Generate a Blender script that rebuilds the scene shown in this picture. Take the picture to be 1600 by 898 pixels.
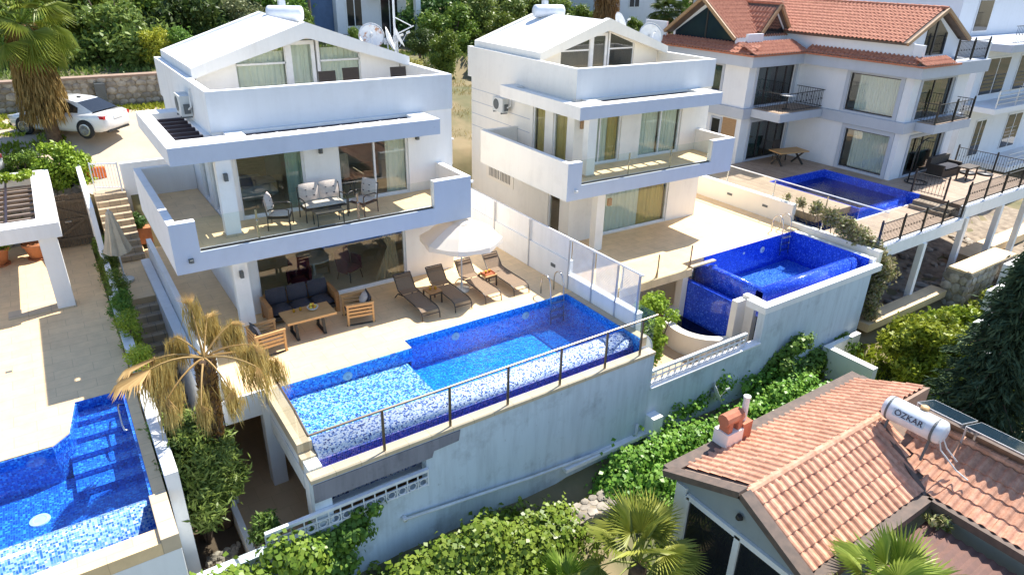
import bpy, math, random
import numpy as np
from mathutils import Vector, Matrix, noise as mnoise
random.seed(11); RNG = np.random.default_rng(11)
R = math.radians
for o in list(bpy.data.objects): bpy.data.objects.remove(o)
SC = bpy.context.scene
COL = SC.collection

# ---------------------------------------------------------------- camera
cam = bpy.data.cameras.new('camera'); cam_o = bpy.data.objects.new('camera', cam); COL.objects.link(cam_o)
pitch, yaw, roll = R(25.434), R(34.451), R(-1.3375)
fwd = Vector((math.sin(yaw)*math.cos(pitch), math.cos(yaw)*math.cos(pitch), -math.sin(pitch)))
rgt = Vector((math.cos(yaw), -math.sin(yaw), 0)); dwn = fwd.cross(rgt)
r2 = math.cos(roll)*rgt + math.sin(roll)*dwn; d2 = -math.sin(roll)*rgt + math.cos(roll)*dwn
m = Matrix.Identity(4)
for i in range(3):
    m[i][0] = r2[i]; m[i][1] = -d2[i]; m[i][2] = -fwd[i]
m[0][3], m[1][3], m[2][3] = 0, 0, 10
cam_o.matrix_world = m
cam.sensor_width = 36; cam.lens = 1065.14/1600*36; cam.clip_start = .1; cam.clip_end = 3000
SC.camera = cam_o

# ---------------------------------------------------------------- light
SUN = Vector((.68, .17, 1.0)).normalized()            # direction towards the sun
sun = bpy.data.lights.new('sun', 'SUN'); sun.energy = 4.8; sun.angle = R(.5); sun.color = (1, .955, .88)
sun_o = bpy.data.objects.new('sun', sun); COL.objects.link(sun_o)
sun_o.rotation_euler = SUN.to_track_quat('Z', 'Y').to_euler()
W = bpy.data.worlds.new('World'); SC.world = W; W.use_nodes = True
wn = W.node_tree.nodes; wl = W.node_tree.links
sky = wn.new('ShaderNodeTexSky'); sky.sky_type = 'NISHITA'; sky.sun_disc = False
sky.sun_elevation = math.asin(SUN.z); sky.sun_rotation = math.atan2(SUN.x, SUN.y)
sky.altitude = 0; sky.air_density = 1.0; sky.dust_density = .4; sky.ozone_density = 4.0
wl.new(sky.outputs[0], wn['Background'].inputs[0]); wn['Background'].inputs[1].default_value = .13
SC.view_settings.view_transform = 'Standard'; SC.view_settings.look = 'None'
SC.view_settings.gamma = 1; SC.view_settings.use_curve_mapping = False
SC.view_settings.exposure = 1.0

# ---------------------------------------------------------------- mesh helpers
class MB:
    def __init__(s): s.v = []; s.f = []
    def add(s, vs, fs):
        k = len(s.v); s.v.extend([tuple(p) for p in vs]); s.f.extend([tuple(i+k for i in q) for q in fs]); return s
    def quad(s, a, b, c, d): return s.add([a, b, c, d], [(0, 1, 2, 3)])
    def tri(s, a, b, c): return s.add([a, b, c], [(0, 1, 2)])
    def box(s, x0, x1, y0, y1, z0, z1):
        return s.add([(x0,y0,z0),(x1,y0,z0),(x1,y1,z0),(x0,y1,z0),(x0,y0,z1),(x1,y0,z1),(x1,y1,z1),(x0,y1,z1)],
            [(0,3,2,1),(4,5,6,7),(0,1,5,4),(1,2,6,5),(2,3,7,6),(3,0,4,7)])
    def obox(s, c, size, rz=0, rx=0, ry=0):
        M = Matrix.Rotation(rz,3,'Z') @ Matrix.Rotation(ry,3,'Y') @ Matrix.Rotation(rx,3,'X'); c = Vector(c)
        h = [q/2 for q in size]; vs = []
        for z in (-1,1):
            for x,y in ((-1,-1),(1,-1),(1,1),(-1,1)): vs.append(c + M @ Vector((x*h[0], y*h[1], z*h[2])))
        return s.add(vs, [(0,3,2,1),(4,5,6,7),(0,1,5,4),(1,2,6,5),(2,3,7,6),(3,0,4,7)])
    def bar(s, a, b, w, h=None):                      # rectangular bar from a to b
        a = Vector(a); b = Vector(b); h = w if h is None else h; d = (b-a).normalized()
        u = d.cross(Vector((0,0,1)))
        u = Vector((1,0,0)) if u.length < 1e-4 else u.normalized()
        n = u.cross(d); vs = []
        for p in (a, b):
            for x,y in ((-1,-1),(1,-1),(1,1),(-1,1)): vs.append(p + u*(x*w/2) + n*(y*h/2))
        return s.add(vs, [(0,3,2,1),(4,5,6,7),(0,1,5,4),(1,2,6,5),(2,3,7,6),(3,0,4,7)])
    def tube(s, pts, r, n=8, caps=True):
        pts = [Vector(p) for p in pts]; rs = r if isinstance(r,(list,tuple)) else [r]*len(pts); vs = []; fs = []; pu = None
        for i,p in enumerate(pts):
            d = (pts[min(i+1,len(pts)-1)] - pts[max(i-1,0)]).normalized()
            if pu is None:
                u = d.cross(Vector((0,0,1)))
                if u.length < 1e-3: u = d.cross(Vector((1,0,0)))
            else: u = pu - d*pu.dot(d)
            u.normalize(); pu = u; w = d.cross(u)
            for k in range(n):
                a = 2*math.pi*k/n; vs.append(p + (u*math.cos(a) + w*math.sin(a))*rs[i])
        for i in range(len(pts)-1):
            for k in range(n): fs.append((i*n+k, i*n+(k+1)%n, (i+1)*n+(k+1)%n, (i+1)*n+k))
        if caps: fs.append(tuple(range(n-1,-1,-1))); fs.append(tuple((len(pts)-1)*n+k for k in range(n)))
        return s.add(vs, fs)
    def lathe(s, prof, c=(0,0,0), n=16, axis=None):   # prof: (radius, height)
        c = Vector(c); vs = []; fs = []
        Q = Matrix.Identity(3) if axis is None else Vector((0,0,1)).rotation_difference(Vector(axis)).to_matrix()
        for r,z in prof:
            for k in range(n):
                a = 2*math.pi*k/n; vs.append(c + Q @ Vector((r*math.cos(a), r*math.sin(a), z)))
        for i in range(len(prof)-1):
            for k in range(n): fs.append((i*n+k, i*n+(k+1)%n, (i+1)*n+(k+1)%n, (i+1)*n+k))
        if prof[0][0] > 1e-5: fs.append(tuple(range(n-1,-1,-1)))
        if prof[-1][0] > 1e-5: fs.append(tuple((len(prof)-1)*n+k for k in range(n)))
        return s.add(vs, fs)
    def prism(s, poly, z0, z1):                       # poly counter-clockwise in xy
        n = len(poly)
        return s.add([(x,y,z0) for x,y in poly]+[(x,y,z1) for x,y in poly],
            [tuple(range(n-1,-1,-1)), tuple(range(n,2*n))]+[(i,(i+1)%n,n+(i+1)%n,n+i) for i in range(n)])
    def prism_x(s, poly, x0, x1):                     # poly in (y,z)
        n = len(poly)
        return s.add([(x0,y,z) for y,z in poly]+[(x1,y,z) for y,z in poly],
            [tuple(range(n)), tuple(range(2*n-1,n-1,-1))]+[(i,n+i,n+(i+1)%n,(i+1)%n) for i in range(n)])
    def prism_y(s, poly, y0, y1):                     # poly in (x,z)
        n = len(poly)
        return s.add([(x,y0,z) for x,z in poly]+[(x,y1,z) for x,z in poly],
            [tuple(range(n)), tuple(range(2*n-1,n-1,-1))]+[(i,n+i,n+(i+1)%n,(i+1)%n) for i in range(n)])
    def wall_x(s, x0, x1, y0, y1, z0, z1, ops=()):    # wall running along x with openings (xa,xb,za,zb)
        x = x0
        for xa,xb,za,zb in sorted(ops):
            if xa > x: s.box(x, xa, y0, y1, z0, z1)
            if za > z0: s.box(xa, xb, y0, y1, z0, za)
            if zb < z1: s.box(xa, xb, y0, y1, zb, z1)
            x = xb
        if x < x1: s.box(x, x1, y0, y1, z0, z1)
        return s
    def wall_y(s, x0, x1, y0, y1, z0, z1, ops=()):
        y = y0
        for ya,yb,za,zb in sorted(ops):
            if ya > y: s.box(x0, x1, y, ya, z0, z1)
            if za > z0: s.box(x0, x1, ya, yb, z0, za)
            if zb < z1: s.box(x0, x1, ya, yb, zb, z1)
            y = yb
        if y < y1: s.box(x0, x1, y, y1, z0, z1)
        return s
    def cushion(s, c, size, rz=0, rx=0, ry=0, puff=.25):
        n = 5; M = Matrix.Rotation(rz,3,'Z') @ Matrix.Rotation(ry,3,'Y') @ Matrix.Rotation(rx,3,'X'); c = Vector(c)
        for sg in (1,-1):
            vs = []; fs = []
            for i in range(n+1):
                for j in range(n+1):
                    a = i/n*2-1; b = j/n*2-1
                    h = max(0, (1-a**4)*(1-b**4))**.5
                    vs.append(c + M @ Vector((a*size[0]/2*(1-.05*b*b), b*size[1]/2*(1-.05*a*a), sg*size[2]/2*(puff+(1-puff)*h) if h > 0 else 0)))
            for i in range(n):
                for j in range(n):
                    q = (i*(n+1)+j, (i+1)*(n+1)+j, (i+1)*(n+1)+j+1, i*(n+1)+j+1)
                    fs.append(q if sg > 0 else q[::-1])
            s.add(vs, fs)
        return s

def mesh_from(name, v, f, mt, smooth=False):
    me = bpy.data.meshes.new(name); me.from_pydata(v, [], f); me.update()
    if mt is not None: me.materials.append(mt)
    if smooth: me.polygons.foreach_set('use_smooth', [True]*len(me.polygons))
    return me
def np_quads(name, v, mt):                             # v: (n*4,3) loose quads
    n = len(v)//4; me = bpy.data.meshes.new(name)
    me.vertices.add(n*4); me.vertices.foreach_set('co', np.asarray(v, np.float32).ravel())
    me.loops.add(n*4); me.loops.foreach_set('vertex_index', np.arange(n*4, dtype=np.int32))
    me.polygons.add(n); me.polygons.foreach_set('loop_start', np.arange(0, n*4, 4, dtype=np.int32))
    me.update(calc_edges=True); me.materials.append(mt); return me

ROOT = {}
def thing(name, label, cat, loc=(0,0,0), rz=0, group=None):
    o = bpy.data.objects.new(name, None); o.empty_display_size = .2; COL.objects.link(o)
    o.location = loc; o.rotation_euler = (0,0,rz); o['label'] = label; o['category'] = cat
    if group: o['group'] = group
    ROOT[o.name] = (Vector(loc), rz); return o
def part(par, name, mb, mt, smooth=False, label=None, local=False, stuff=False):
    root = par
    while root.parent: root = root.parent
    L, rz = ROOT[root.name]; v = mb.v
    if not local:
        c, s = math.cos(-rz), math.sin(-rz); out = []
        for x,y,z in v:
            x -= L.x; y -= L.y; out.append((x*c-y*s, x*s+y*c, z-L.z))
        v = out
    o = bpy.data.objects.new(name, mesh_from(name, v, mb.f, mt, smooth)); COL.objects.link(o); o.parent = par
    if label: o['label'] = label
    if stuff: o['kind'] = 'stuff'
    return o
def part_me(par, name, me, loc=(0,0,0), rot=(0,0,0), sc=(1,1,1), stuff=False):   # shared mesh, local placement
    o = bpy.data.objects.new(name, me); COL.objects.link(o); o.parent = par
    o.location = loc; o.rotation_euler = rot; o.scale = sc
    if stuff: o['kind'] = 'stuff'
    return o
def single(name, label, cat, mb, mt, loc=(0,0,0), group=None, smooth=False):
    L = Vector(loc); o = bpy.data.objects.new(name, mesh_from(name, [(x-L.x,y-L.y,z-L.z) for x,y,z in mb.v], mb.f, mt, smooth))
    COL.objects.link(o); o.location = loc; o['label'] = label; o['category'] = cat
    if group: o['group'] = group
    ROOT[o.name] = (L, 0); return o
def struct(name, mb, mt, smooth=False):
    o = bpy.data.objects.new(name, mesh_from(name, mb.v, mb.f, mt, smooth)); COL.objects.link(o); o['kind'] = 'structure'
    ROOT[o.name] = (Vector((0,0,0)), 0); return o
def copy_tree(src, loc=None, rz=None, label=None, par=None, sc=None):
    c = src.copy(); COL.objects.link(c); c.parent = par
    if loc is not None: c.location = loc
    if rz is not None: c.rotation_euler = (0,0,rz)
    if sc is not None: c.scale = sc
    if label: c['label'] = label
    if par is None: ROOT[c.name] = (Vector(c.location), c.rotation_euler.z)
    for ch in list(src.children): copy_tree(ch, par=c)
    return c
# ---------------------------------------------------------------- materials
MT = {}
def _new(name):
    mt = bpy.data.materials.new(name); mt.use_nodes = True; nt = mt.node_tree
    b = nt.nodes['Principled BSDF']; MT[name] = mt; return mt, nt, nt.nodes, nt.links, b
def _math(N, L, op, a, b=None, c=None):
    n = N.new('ShaderNodeMath'); n.operation = op
    for i,x in enumerate((a,b,c)):
        if x is None: continue
        if isinstance(x,(int,float)): n.inputs[i].default_value = x
        else: L.new(x, n.inputs[i])
    return n.outputs[0]
def _mix(N, L, fac, a, b):
    n = N.new('ShaderNodeMix'); n.data_type = 'RGBA'
    if isinstance(fac,(int,float)): n.inputs[0].default_value = fac
    else: L.new(fac, n.inputs[0])
    for i,x in ((6,a),(7,b)):
        if isinstance(x,(tuple,list)): n.inputs[i].default_value = (*x[:3],1)
        else: L.new(x, n.inputs[i])
    return n.outputs[2]
def _noise(N, L, vec, scale, detail=4, rough=.6):
    n = N.new('ShaderNodeTexNoise'); n.inputs['Scale'].default_value = scale; n.inputs['Detail'].default_value = detail
    n.inputs['Roughness'].default_value = rough
    if vec is not None: L.new(vec, n.inputs['Vector'])
    return n.outputs[0]
def _ramp(N, L, fac, lo, hi):
    n = N.new('ShaderNodeMapRange'); n.clamp = True; n.inputs[1].default_value = lo; n.inputs[2].default_value = hi
    L.new(fac, n.inputs[0]); return n.outputs[0]
def _pos(N, L, obj=False, scale=None):
    if obj: p = N.new('ShaderNodeTexCoord').outputs['Object']
    else: p = N.new('ShaderNodeNewGeometry').outputs['Position']
    if scale:
        mp = N.new('ShaderNodeMapping'); mp.inputs['Scale'].default_value = scale; L.new(p, mp.inputs[0]); p = mp.outputs[0]
    return p
def _bump(N, L, b, h, strength, dist=.02):
    n = N.new('ShaderNodeBump'); n.inputs['Strength'].default_value = strength; n.inputs['Distance'].default_value = dist
    L.new(h, n.inputs['Height']); L.new(n.outputs[0], b.inputs['Normal'])
def simple(name, c1, c2=None, scale=3, rough=.6, metal=0, bump=0, bscale=60, obj=False, stretch=None, lo=.35, hi=.65, spec=.5, bdist=.02, rnd=0):
    mt, nt, N, L, b = _new(name); p = _pos(N, L, obj, stretch)
    b.inputs['Roughness'].default_value = rough; b.inputs['Metallic'].default_value = metal; b.inputs['Specular IOR Level'].default_value = spec
    if c2 is None: c2 = tuple(x*.85 for x in c1)
    col = _mix(N, L, _ramp(N, L, _noise(N, L, p, scale), lo, hi), c1, c2)
    if rnd:
        oi = N.new('ShaderNodeObjectInfo'); hs = N.new('ShaderNodeHueSaturation'); L.new(col, hs.inputs['Color'])
        L.new(_math(N, L, 'MULTIPLY_ADD', oi.outputs['Random'], rnd, 1-rnd/2), hs.inputs['Value']); col = hs.outputs[0]
    L.new(col, b.inputs['Base Color'])
    if bump: _bump(N, L, b, _noise(N, L, p, bscale, 3), bump, bdist)
    return mt
def plaster(name, c, dirt, dirt_amt, streak=.5):
    mt, nt, N, L, b = _new(name); p = _pos(N, L); b.inputs['Roughness'].default_value = .9; b.inputs['Specular IOR Level'].default_value = .2
    st = _noise(N, L, _pos(N, L, scale=(2.2,2.2,.25)), 1.6, 5, .65); bl = _noise(N, L, p, .9, 6, .7)
    f = _math(N, L, 'MULTIPLY', _ramp(N, L, st, .45, .8), streak)
    f = _math(N, L, 'MULTIPLY', _math(N, L, 'ADD', f, _ramp(N, L, bl, .52, .8)), dirt_amt)
    sk = _math(N, L, 'MULTIPLY', _ramp(N, L, _noise(N, L, p, 5.5, 7, .75), .63, .72), min(1, dirt_amt*1.2))
    L.new(_mix(N, L, _math(N, L, 'MAXIMUM', f, sk), c, dirt), b.inputs['Base Color']); _bump(N, L, b, _noise(N, L, p, 70, 3), .25, .01); return mt
plaster('white_plaster', (.84,.83,.81), (.55,.53,.49), .33, .7)
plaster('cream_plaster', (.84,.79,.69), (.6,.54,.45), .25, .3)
plaster('weathered_plaster', (.82,.79,.72), (.52,.49,.44), .32, .45)
plaster('old_wall_plaster', (.62,.69,.74), (.22,.24,.25), .6, .6)  # old stained white plaster; blue of its skylit shade is in the base colour
plaster('house_white', (.74,.75,.77), (.5,.5,.5), .3)
plaster('grey_band', (.46,.49,.54), (.36,.38,.42), .5)
plaster('shaded_roughcast', (.50,.55,.64), (.42,.46,.54), .6, .5)  # roughcast coat with the blue shade of front faces painted into its colour
plaster('shaded_white', (.63,.66,.70), (.50,.52,.55), .5, .6)  # villa white, darkened and blued to carry the shade of the front side
plaster('bare_cement', (.27,.26,.29), (.13,.125,.14), 1.1, .6)
plaster('sage_plaster', (.30,.33,.32), (.22,.24,.23), .5)
simple('roof_membrane', (.80,.795,.78), (.70,.69,.68), 1.2, .8)

def tiles(name, c1, c2, mortar, w, h, rough=.5, var=.4, off=.5, msize=.012, bumpy=.2, rot=0):
    mt, nt, N, L, b = _new(name); g = N.new('ShaderNodeNewGeometry')
    mp = N.new('ShaderNodeMapping'); mp.inputs['Rotation'].default_value = (0,0,rot); L.new(g.outputs['Position'], mp.inputs[0])
    br = N.new('ShaderNodeTexBrick'); br.offset = off; br.inputs['Scale'].default_value = 1
    br.inputs['Brick Width'].default_value = w; br.inputs['Row Height'].default_value = h; br.inputs['Mortar Size'].default_value = msize
    br.inputs['Mortar Smooth'].default_value = .3; br.inputs['Color1'].default_value = (*c1,1); br.inputs['Color2'].default_value = (*c2,1); br.inputs['Mortar'].default_value = (*mortar,1)
    L.new(mp.outputs[0], br.inputs['Vector'])
    nz = _noise(N, L, g.outputs['Position'], 2.3, 7, .7); nz2 = _noise(N, L, _pos(N, L, scale=(1,9,1)), 3, 5, .7)
    c = _mix(N, L, _math(N, L, 'MULTIPLY', _ramp(N, L, nz, .4, .75), var), br.outputs['Color'], mortar)
    c = _mix(N, L, _math(N, L, 'MULTIPLY', _ramp(N, L, nz2, .5, .8), var*.7), c, tuple(x*.75 for x in c1))
    L.new(c, b.inputs['Base Color']); b.inputs['Roughness'].default_value = rough; b.inputs['Specular IOR Level'].default_value = .3
    _bump(N, L, b, _math(N, L, 'SUBTRACT', nz2, br.outputs['Fac']), bumpy, .01); return mt
tiles('travertine', (.86,.62,.35), (.81,.58,.33), (.58,.41,.23), .9, .45, msize=.007, var=.6)
tiles('coping_stone', (.62,.49,.34), (.57,.45,.30), (.4,.32,.22), .6, .6, off=0)
tiles('lower_paving', (.62,.44,.26), (.57,.40,.24), (.46,.33,.19), .6, .6, msize=.006)
tiles('deck_boards', (.46,.33,.23), (.36,.25,.17), (.18,.12,.08), 1.8, .16, var=.5, msize=.008, rot=R(90))
tiles('step_stone', (.56,.43,.28), (.44,.34,.22), (.25,.21,.17), .35, .3, rough=.9, var=.7)

def mosaic(name, cols, size=.045, rough=.12, grout=(.35,.42,.6), gw=.1, coat=.3):
    mt, nt, N, L, b = _new(name); g = N.new('ShaderNodeNewGeometry')
    sc = N.new('ShaderNodeVectorMath'); sc.operation = 'SCALE'; sc.inputs[3].default_value = 1/size; L.new(g.outputs['Position'], sc.inputs[0])
    ad = N.new('ShaderNodeVectorMath'); ad.operation = 'ADD'; ad.inputs[1].default_value = (.37,.41,.43); L.new(sc.outputs[0], ad.inputs[0])
    fl = N.new('ShaderNodeVectorMath'); fl.operation = 'FLOOR'; L.new(ad.outputs[0], fl.inputs[0])
    wh = N.new('ShaderNodeTexWhiteNoise'); wh.noise_dimensions = '3D'; L.new(fl.outputs[0], wh.inputs['Vector'])
    cr = N.new('ShaderNodeValToRGB'); cr.color_ramp.interpolation = 'CONSTANT'; L.new(wh.outputs['Value'], cr.inputs[0])
    el = cr.color_ramp.elements; t = 0
    for i,(c,wt) in enumerate(cols):
        e = el[i] if i < 2 else el.new(t)
        e.position = t; e.color = (*c,1); t += wt
    fr = N.new('ShaderNodeVectorMath'); fr.operation = 'FRACTION'; L.new(ad.outputs[0], fr.inputs[0])
    s1 = N.new('ShaderNodeSeparateXYZ'); L.new(fr.outputs[0], s1.inputs[0])
    s2 = N.new('ShaderNodeSeparateXYZ'); L.new(g.outputs['True Normal'], s2.inputs[0]); acc = None
    for k in range(3):
        e = _math(N, L, 'LESS_THAN', s1.outputs[k], gw); w = _math(N, L, 'LESS_THAN', _math(N, L, 'ABSOLUTE', s2.outputs[k]), .6)
        q = _math(N, L, 'MULTIPLY', e, w); acc = q if acc is None else _math(N, L, 'MAXIMUM', acc, q)
    c = _mix(N, L, acc, cr.outputs[0], grout); L.new(c, b.inputs['Base Color'])
    b.inputs['Roughness'].default_value = rough; b.inputs['Coat Weight'].default_value = coat; b.inputs['Coat Roughness'].default_value = .05
    _bump(N, L, b, wh.outputs['Value'], .25, .01); return mt
mosaic('mosaic_pale', [((.62,.72,.80),.34),((.20,.45,.78),.26),((.04,.17,.58),.24),((.008,.03,.22),.16)])
mosaic('mosaic_weir', [((.68,.71,.82),.46),((.40,.48,.74),.24),((.08,.14,.45),.22),((.02,.03,.18),.08)], size=.04)
mosaic('mosaic_blue', [((.012,.16,.66),.35),((.02,.27,.80),.30),((.006,.07,.42),.20),((.08,.45,.88),.15)], grout=(.10,.35,.7))
mosaic('mosaic_deep', [((.015,.06,.62),.4),((.03,.10,.74),.3),((.008,.04,.48),.2),((.10,.22,.82),.1)], grout=(.04,.12,.6))
mosaic('mosaic_royal', [((.010,.085,.50),.35),((.02,.15,.62),.30),((.006,.045,.36),.20),((.06,.30,.74),.15)], grout=(.06,.2,.55))
mosaic('mosaic_sky', [((.24,.42,.74),.30),((.10,.27,.70),.32),((.02,.11,.54),.28),((.45,.58,.80),.10)])
mosaic('mosaic_floor', [((.006,.14,.62),.35),((.012,.24,.76),.30),((.004,.08,.44),.20),((.03,.38,.84),.15)], grout=(.05,.28,.66))
mosaic('mosaic_violet', [((.10,.06,.40),.3),((.02,.05,.45),.3),((.01,.02,.22),.3),((.30,.18,.5),.1)])

def water(name, tint, rough=.02, wave=.6, scale=2.6, refl=1.5):
    mt, nt, N, L, b = _new(name); N.remove(b); out = N['Material Output']; p = _pos(N, L)
    tr = N.new('ShaderNodeBsdfTransparent'); tr.inputs[0].default_value = (*tint,1)
    gl = N.new('ShaderNodeBsdfGlossy'); gl.inputs['Roughness'].default_value = rough
    fr = N.new('ShaderNodeFresnel'); fr.inputs[0].default_value = 1.33
    bp = N.new('ShaderNodeBump'); bp.inputs['Strength'].default_value = wave; bp.inputs['Distance'].default_value = .05
    h = _math(N, L, 'ADD', _noise(N, L, p, scale, 2), _math(N, L, 'MULTIPLY', _noise(N, L, p, scale*4.5, 2), .35))
    L.new(h, bp.inputs['Height']); L.new(bp.outputs[0], gl.inputs['Normal']); L.new(bp.outputs[0], fr.inputs['Normal'])
    mx = N.new('ShaderNodeMixShader'); L.new(_math(N, L, 'MULTIPLY', _math(N, L, 'MULTIPLY', fr.outputs[0], refl), _math(N, L, 'SUBTRACT', 1.0, N.new('ShaderNodeNewGeometry').outputs['Backfacing'])), mx.inputs[0]); L.new(tr.outputs[0], mx.inputs[1]); L.new(gl.outputs[0], mx.inputs[2])
    L.new(mx.outputs[0], out.inputs[0]); return mt
water('pool_water', (.70,.91,1.0)); water('pool_water_deep', (.50,.72,.95)); water('pond_water', (.16,.20,.17), .05, .1); water('dark_pool_water', (.22,.42,.50))
def glass(name, tint, refl=1.0, base=0.0):
    mt, nt, N, L, b = _new(name); N.remove(b); out = N['Material Output']
    tr = N.new('ShaderNodeBsdfTransparent'); tr.inputs[0].default_value = (*tint,1)
    gl = N.new('ShaderNodeBsdfGlossy'); gl.inputs['Roughness'].default_value = .005
    fr = N.new('ShaderNodeFresnel'); fr.inputs[0].default_value = 1.5
    bf = N.new('ShaderNodeNewGeometry').outputs['Backfacing']
    mx = N.new('ShaderNodeMixShader'); L.new(_math(N, L, 'MULTIPLY', _math(N, L, 'MULTIPLY_ADD', fr.outputs[0], refl, base), _math(N, L, 'SUBTRACT', 1.0, bf)), mx.inputs[0])
    L.new(tr.outputs[0], mx.inputs[1]); L.new(gl.outputs[0], mx.inputs[2]); L.new(mx.outputs[0], out.inputs[0]); return mt
glass('door_glass', (.88,.91,.88), 1.5, .04); glass('clear_glass', (.90,.93,.90), .7, .02); glass('rail_glass', (.94,.97,.955), 1.0); glass('dark_glass', (.50,.57,.56), 1.6, .06)
glass('curtained_glass', (.88,.92,.89), .9, .03); glass('juice_glass', (.9,.9,.88), .6)

simple('white_frame', (.82,.82,.82), rough=.4); simple('dark_frame', (.035,.03,.03), rough=.4); simple('black_iron', (.02,.02,.022), rough=.45, metal=.3)
simple('pergola_metal', (.03,.02,.03), rough=.5); simple('steel', (.55,.55,.56), rough=.22, metal=1); simple('bronze_rail', (.22,.17,.13), rough=.35, metal=.6)
simple('pole_grey', (.55,.57,.6), rough=.35, metal=.5)
simple('teak', (.48,.24,.09), (.36,.17,.06), 4, .5, obj=True, stretch=(1,14,14), bump=.15, bscale=10)
simple('teak_light', (.62,.36,.15), (.48,.26,.10), 4, .5, obj=True, stretch=(1,14,14))
simple('charcoal_fabric', (.055,.055,.068), (.04,.04,.05), 30, .95, bump=.3, bscale=200)
simple('taupe_fabric', (.60,.51,.44), (.50,.43,.37), 20, .95, bump=.3, bscale=200)
simple('sling_taupe', (.25,.17,.105), (.20,.135,.085), 60, .8, bump=.3, bscale=300); simple('sling_frame', (.045,.032,.026), rough=.4)
simple('parasol_beige', (.52,.46,.35), (.44,.38,.29), 3, .9)
simple('black_metal', (.03,.027,.025), rough=.5); simple('rattan', (.07,.05,.035), (.03,.022,.018), 60, .7, bump=.6, bscale=90)
simple('plum_fabric', (.10,.012,.035), rough=.9); simple('orange_fruit', (.75,.33,.03), rough=.4); simple('juice', (.85,.42,.02), rough=.2); simple('yellow_fruit', (.8,.6,.06), rough=.4)
simple('bowl', (.75,.72,.66), rough=.4); simple('red_tray', (.42,.10,.03), rough=.5)
simple('wood_gate', (.17,.125,.08), (.10,.075,.05), 5, .85, stretch=(12,12,1), bump=.4, bscale=20)
simple('wood_panel', (.42,.26,.13), (.30,.18,.09), 4, .6, stretch=(1,1,12))
simple('terracotta_pot', (.52,.20,.085), (.42,.16,.07), 6, .85, bump=.15)
simple('soil', (.10,.07,.045), rough=1)
simple('orange_paint', (.80,.18,.02), rough=.6)
simple('car_paint', (.78,.78,.77), rough=.15, spec=.6); MT['car_paint'].node_tree.nodes['Principled BSDF'].inputs['Coat Weight'].default_value = .6
simple('car_glass', (.02,.022,.025), rough=.05); simple('rubber', (.025,.025,.025), rough=.85); simple('tail_red', (.42,.01,.015), rough=.2); simple('headlamp', (.45,.47,.5), rough=.1)
simple('rim_alloy', (.55,.55,.56), rough=.3, metal=.9)
simple('villa_tile', (.54,.235,.14), (.36,.13,.075), 7, .85, bump=.25, bscale=40)
simple('terracotta_tile', (.68,.37,.24), (.50,.24,.145), 7, .85, bump=.25, bscale=40, rnd=.34, obj=False)
simple('old_tile', (.50,.19,.10), (.38,.135,.075), 3.5, .85, bump=.2, bscale=40)
simple('brown_fascia', (.15,.105,.08), (.10,.075,.06), 5, .8); simple('brown_metal', (.20,.10,.075), (.15,.08,.06), 4, .6); simple('mortar', (.36,.25,.18), (.28,.2,.15), 6, .95)
simple('dish_white', (.72,.72,.70), (.6,.6,.58), 4, .5)
def rusty():
    mt, nt, N, L, b = _new('dish_rust'); p = _pos(N, L, True); f = _ramp(N, L, _noise(N, L, p, 3.2, 6, .7), .52, .62)
    L.new(_mix(N, L, f, (.72,.72,.70), (.42,.16,.04)), b.inputs['Base Color']); b.inputs['Roughness'].default_value = .6
rusty()
simple('tank_enamel', (.72,.74,.77), (.62,.64,.68), 4, .3); simple('solar_glass', (.015,.03,.045), rough=.08); simple('lettering', (.04,.03,.05), rough=.6)
simple('ac_white', (.66,.67,.64), rough=.5); simple('ac_dark', (.12,.13,.13), rough=.6)
simple('rock', (.42,.37,.30), (.24,.205,.165), 3.5, .95, bump=.6, bscale=14, rnd=.7); simple('joint', (.34,.28,.20), (.22,.18,.13), 8, 1, bump=.6, bscale=20)
simple('pebble', (.50,.41,.34), (.38,.31,.26), 4, .8, rnd=.5)
simple('dirt_road', (.56,.45,.32), (.42,.335,.24), .7, .95, bump=.4, bscale=9, lo=.3, hi=.75)
simple('hill_ground', (.10,.11,.045), (.26,.20,.11), .35, 1, bump=.6, bscale=3)
simple('garden_ground', (.10,.09,.04), (.16,.125,.075), 1.2, 1, bump=.6, bscale=8)
simple('rubble', (.36,.29,.21), (.20,.155,.11), 2.5, 1, bump=.8, bscale=7)
simple('distant_sea', (.10,.20,.34), rough=.3)
simple('interior_floor', (.72,.62,.46), rough=.4); simple('interior_wall', (.80,.77,.70), rough=.9); simple('pergola_slat', (.26,.20,.16), rough=.7); simple('wood_slats', (.40,.13,.05), (.28,.09,.04), 6, .5)
simple('bed_linen', (.75,.76,.78), rough=.9); simple('blue_bedspread', (.10,.16,.28), rough=.9)
def curtain(name, c, amt=.35):
    mt, nt, N, L, b = _new(name); out = N['Material Output']; N.remove(b)
    d = N.new('ShaderNodeBsdfDiffuse'); t = N.new('ShaderNodeBsdfTranslucent'); mx = N.new('ShaderNodeMixShader'); mx.inputs[0].default_value = amt
    d.inputs[0].default_value = (*c,1); t.inputs[0].default_value = (*c,1)
    L.new(d.outputs[0], mx.inputs[1]); L.new(t.outputs[0], mx.inputs[2]); L.new(mx.outputs[0], out.inputs[0])
curtain('curtain_sheer', (.86,.87,.80), .15); curtain('curtain_gold', (.66,.49,.20), .15); curtain('curtain_teal', (.42,.55,.52), .15); curtain('blind_white', (.82,.84,.82), .15); curtain('curtain_taupe', (.50,.41,.29), .15); curtain('parasol_canvas', (.86,.80,.70), .4)
curtain('white_mesh', (.80,.81,.82), .45)
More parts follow.
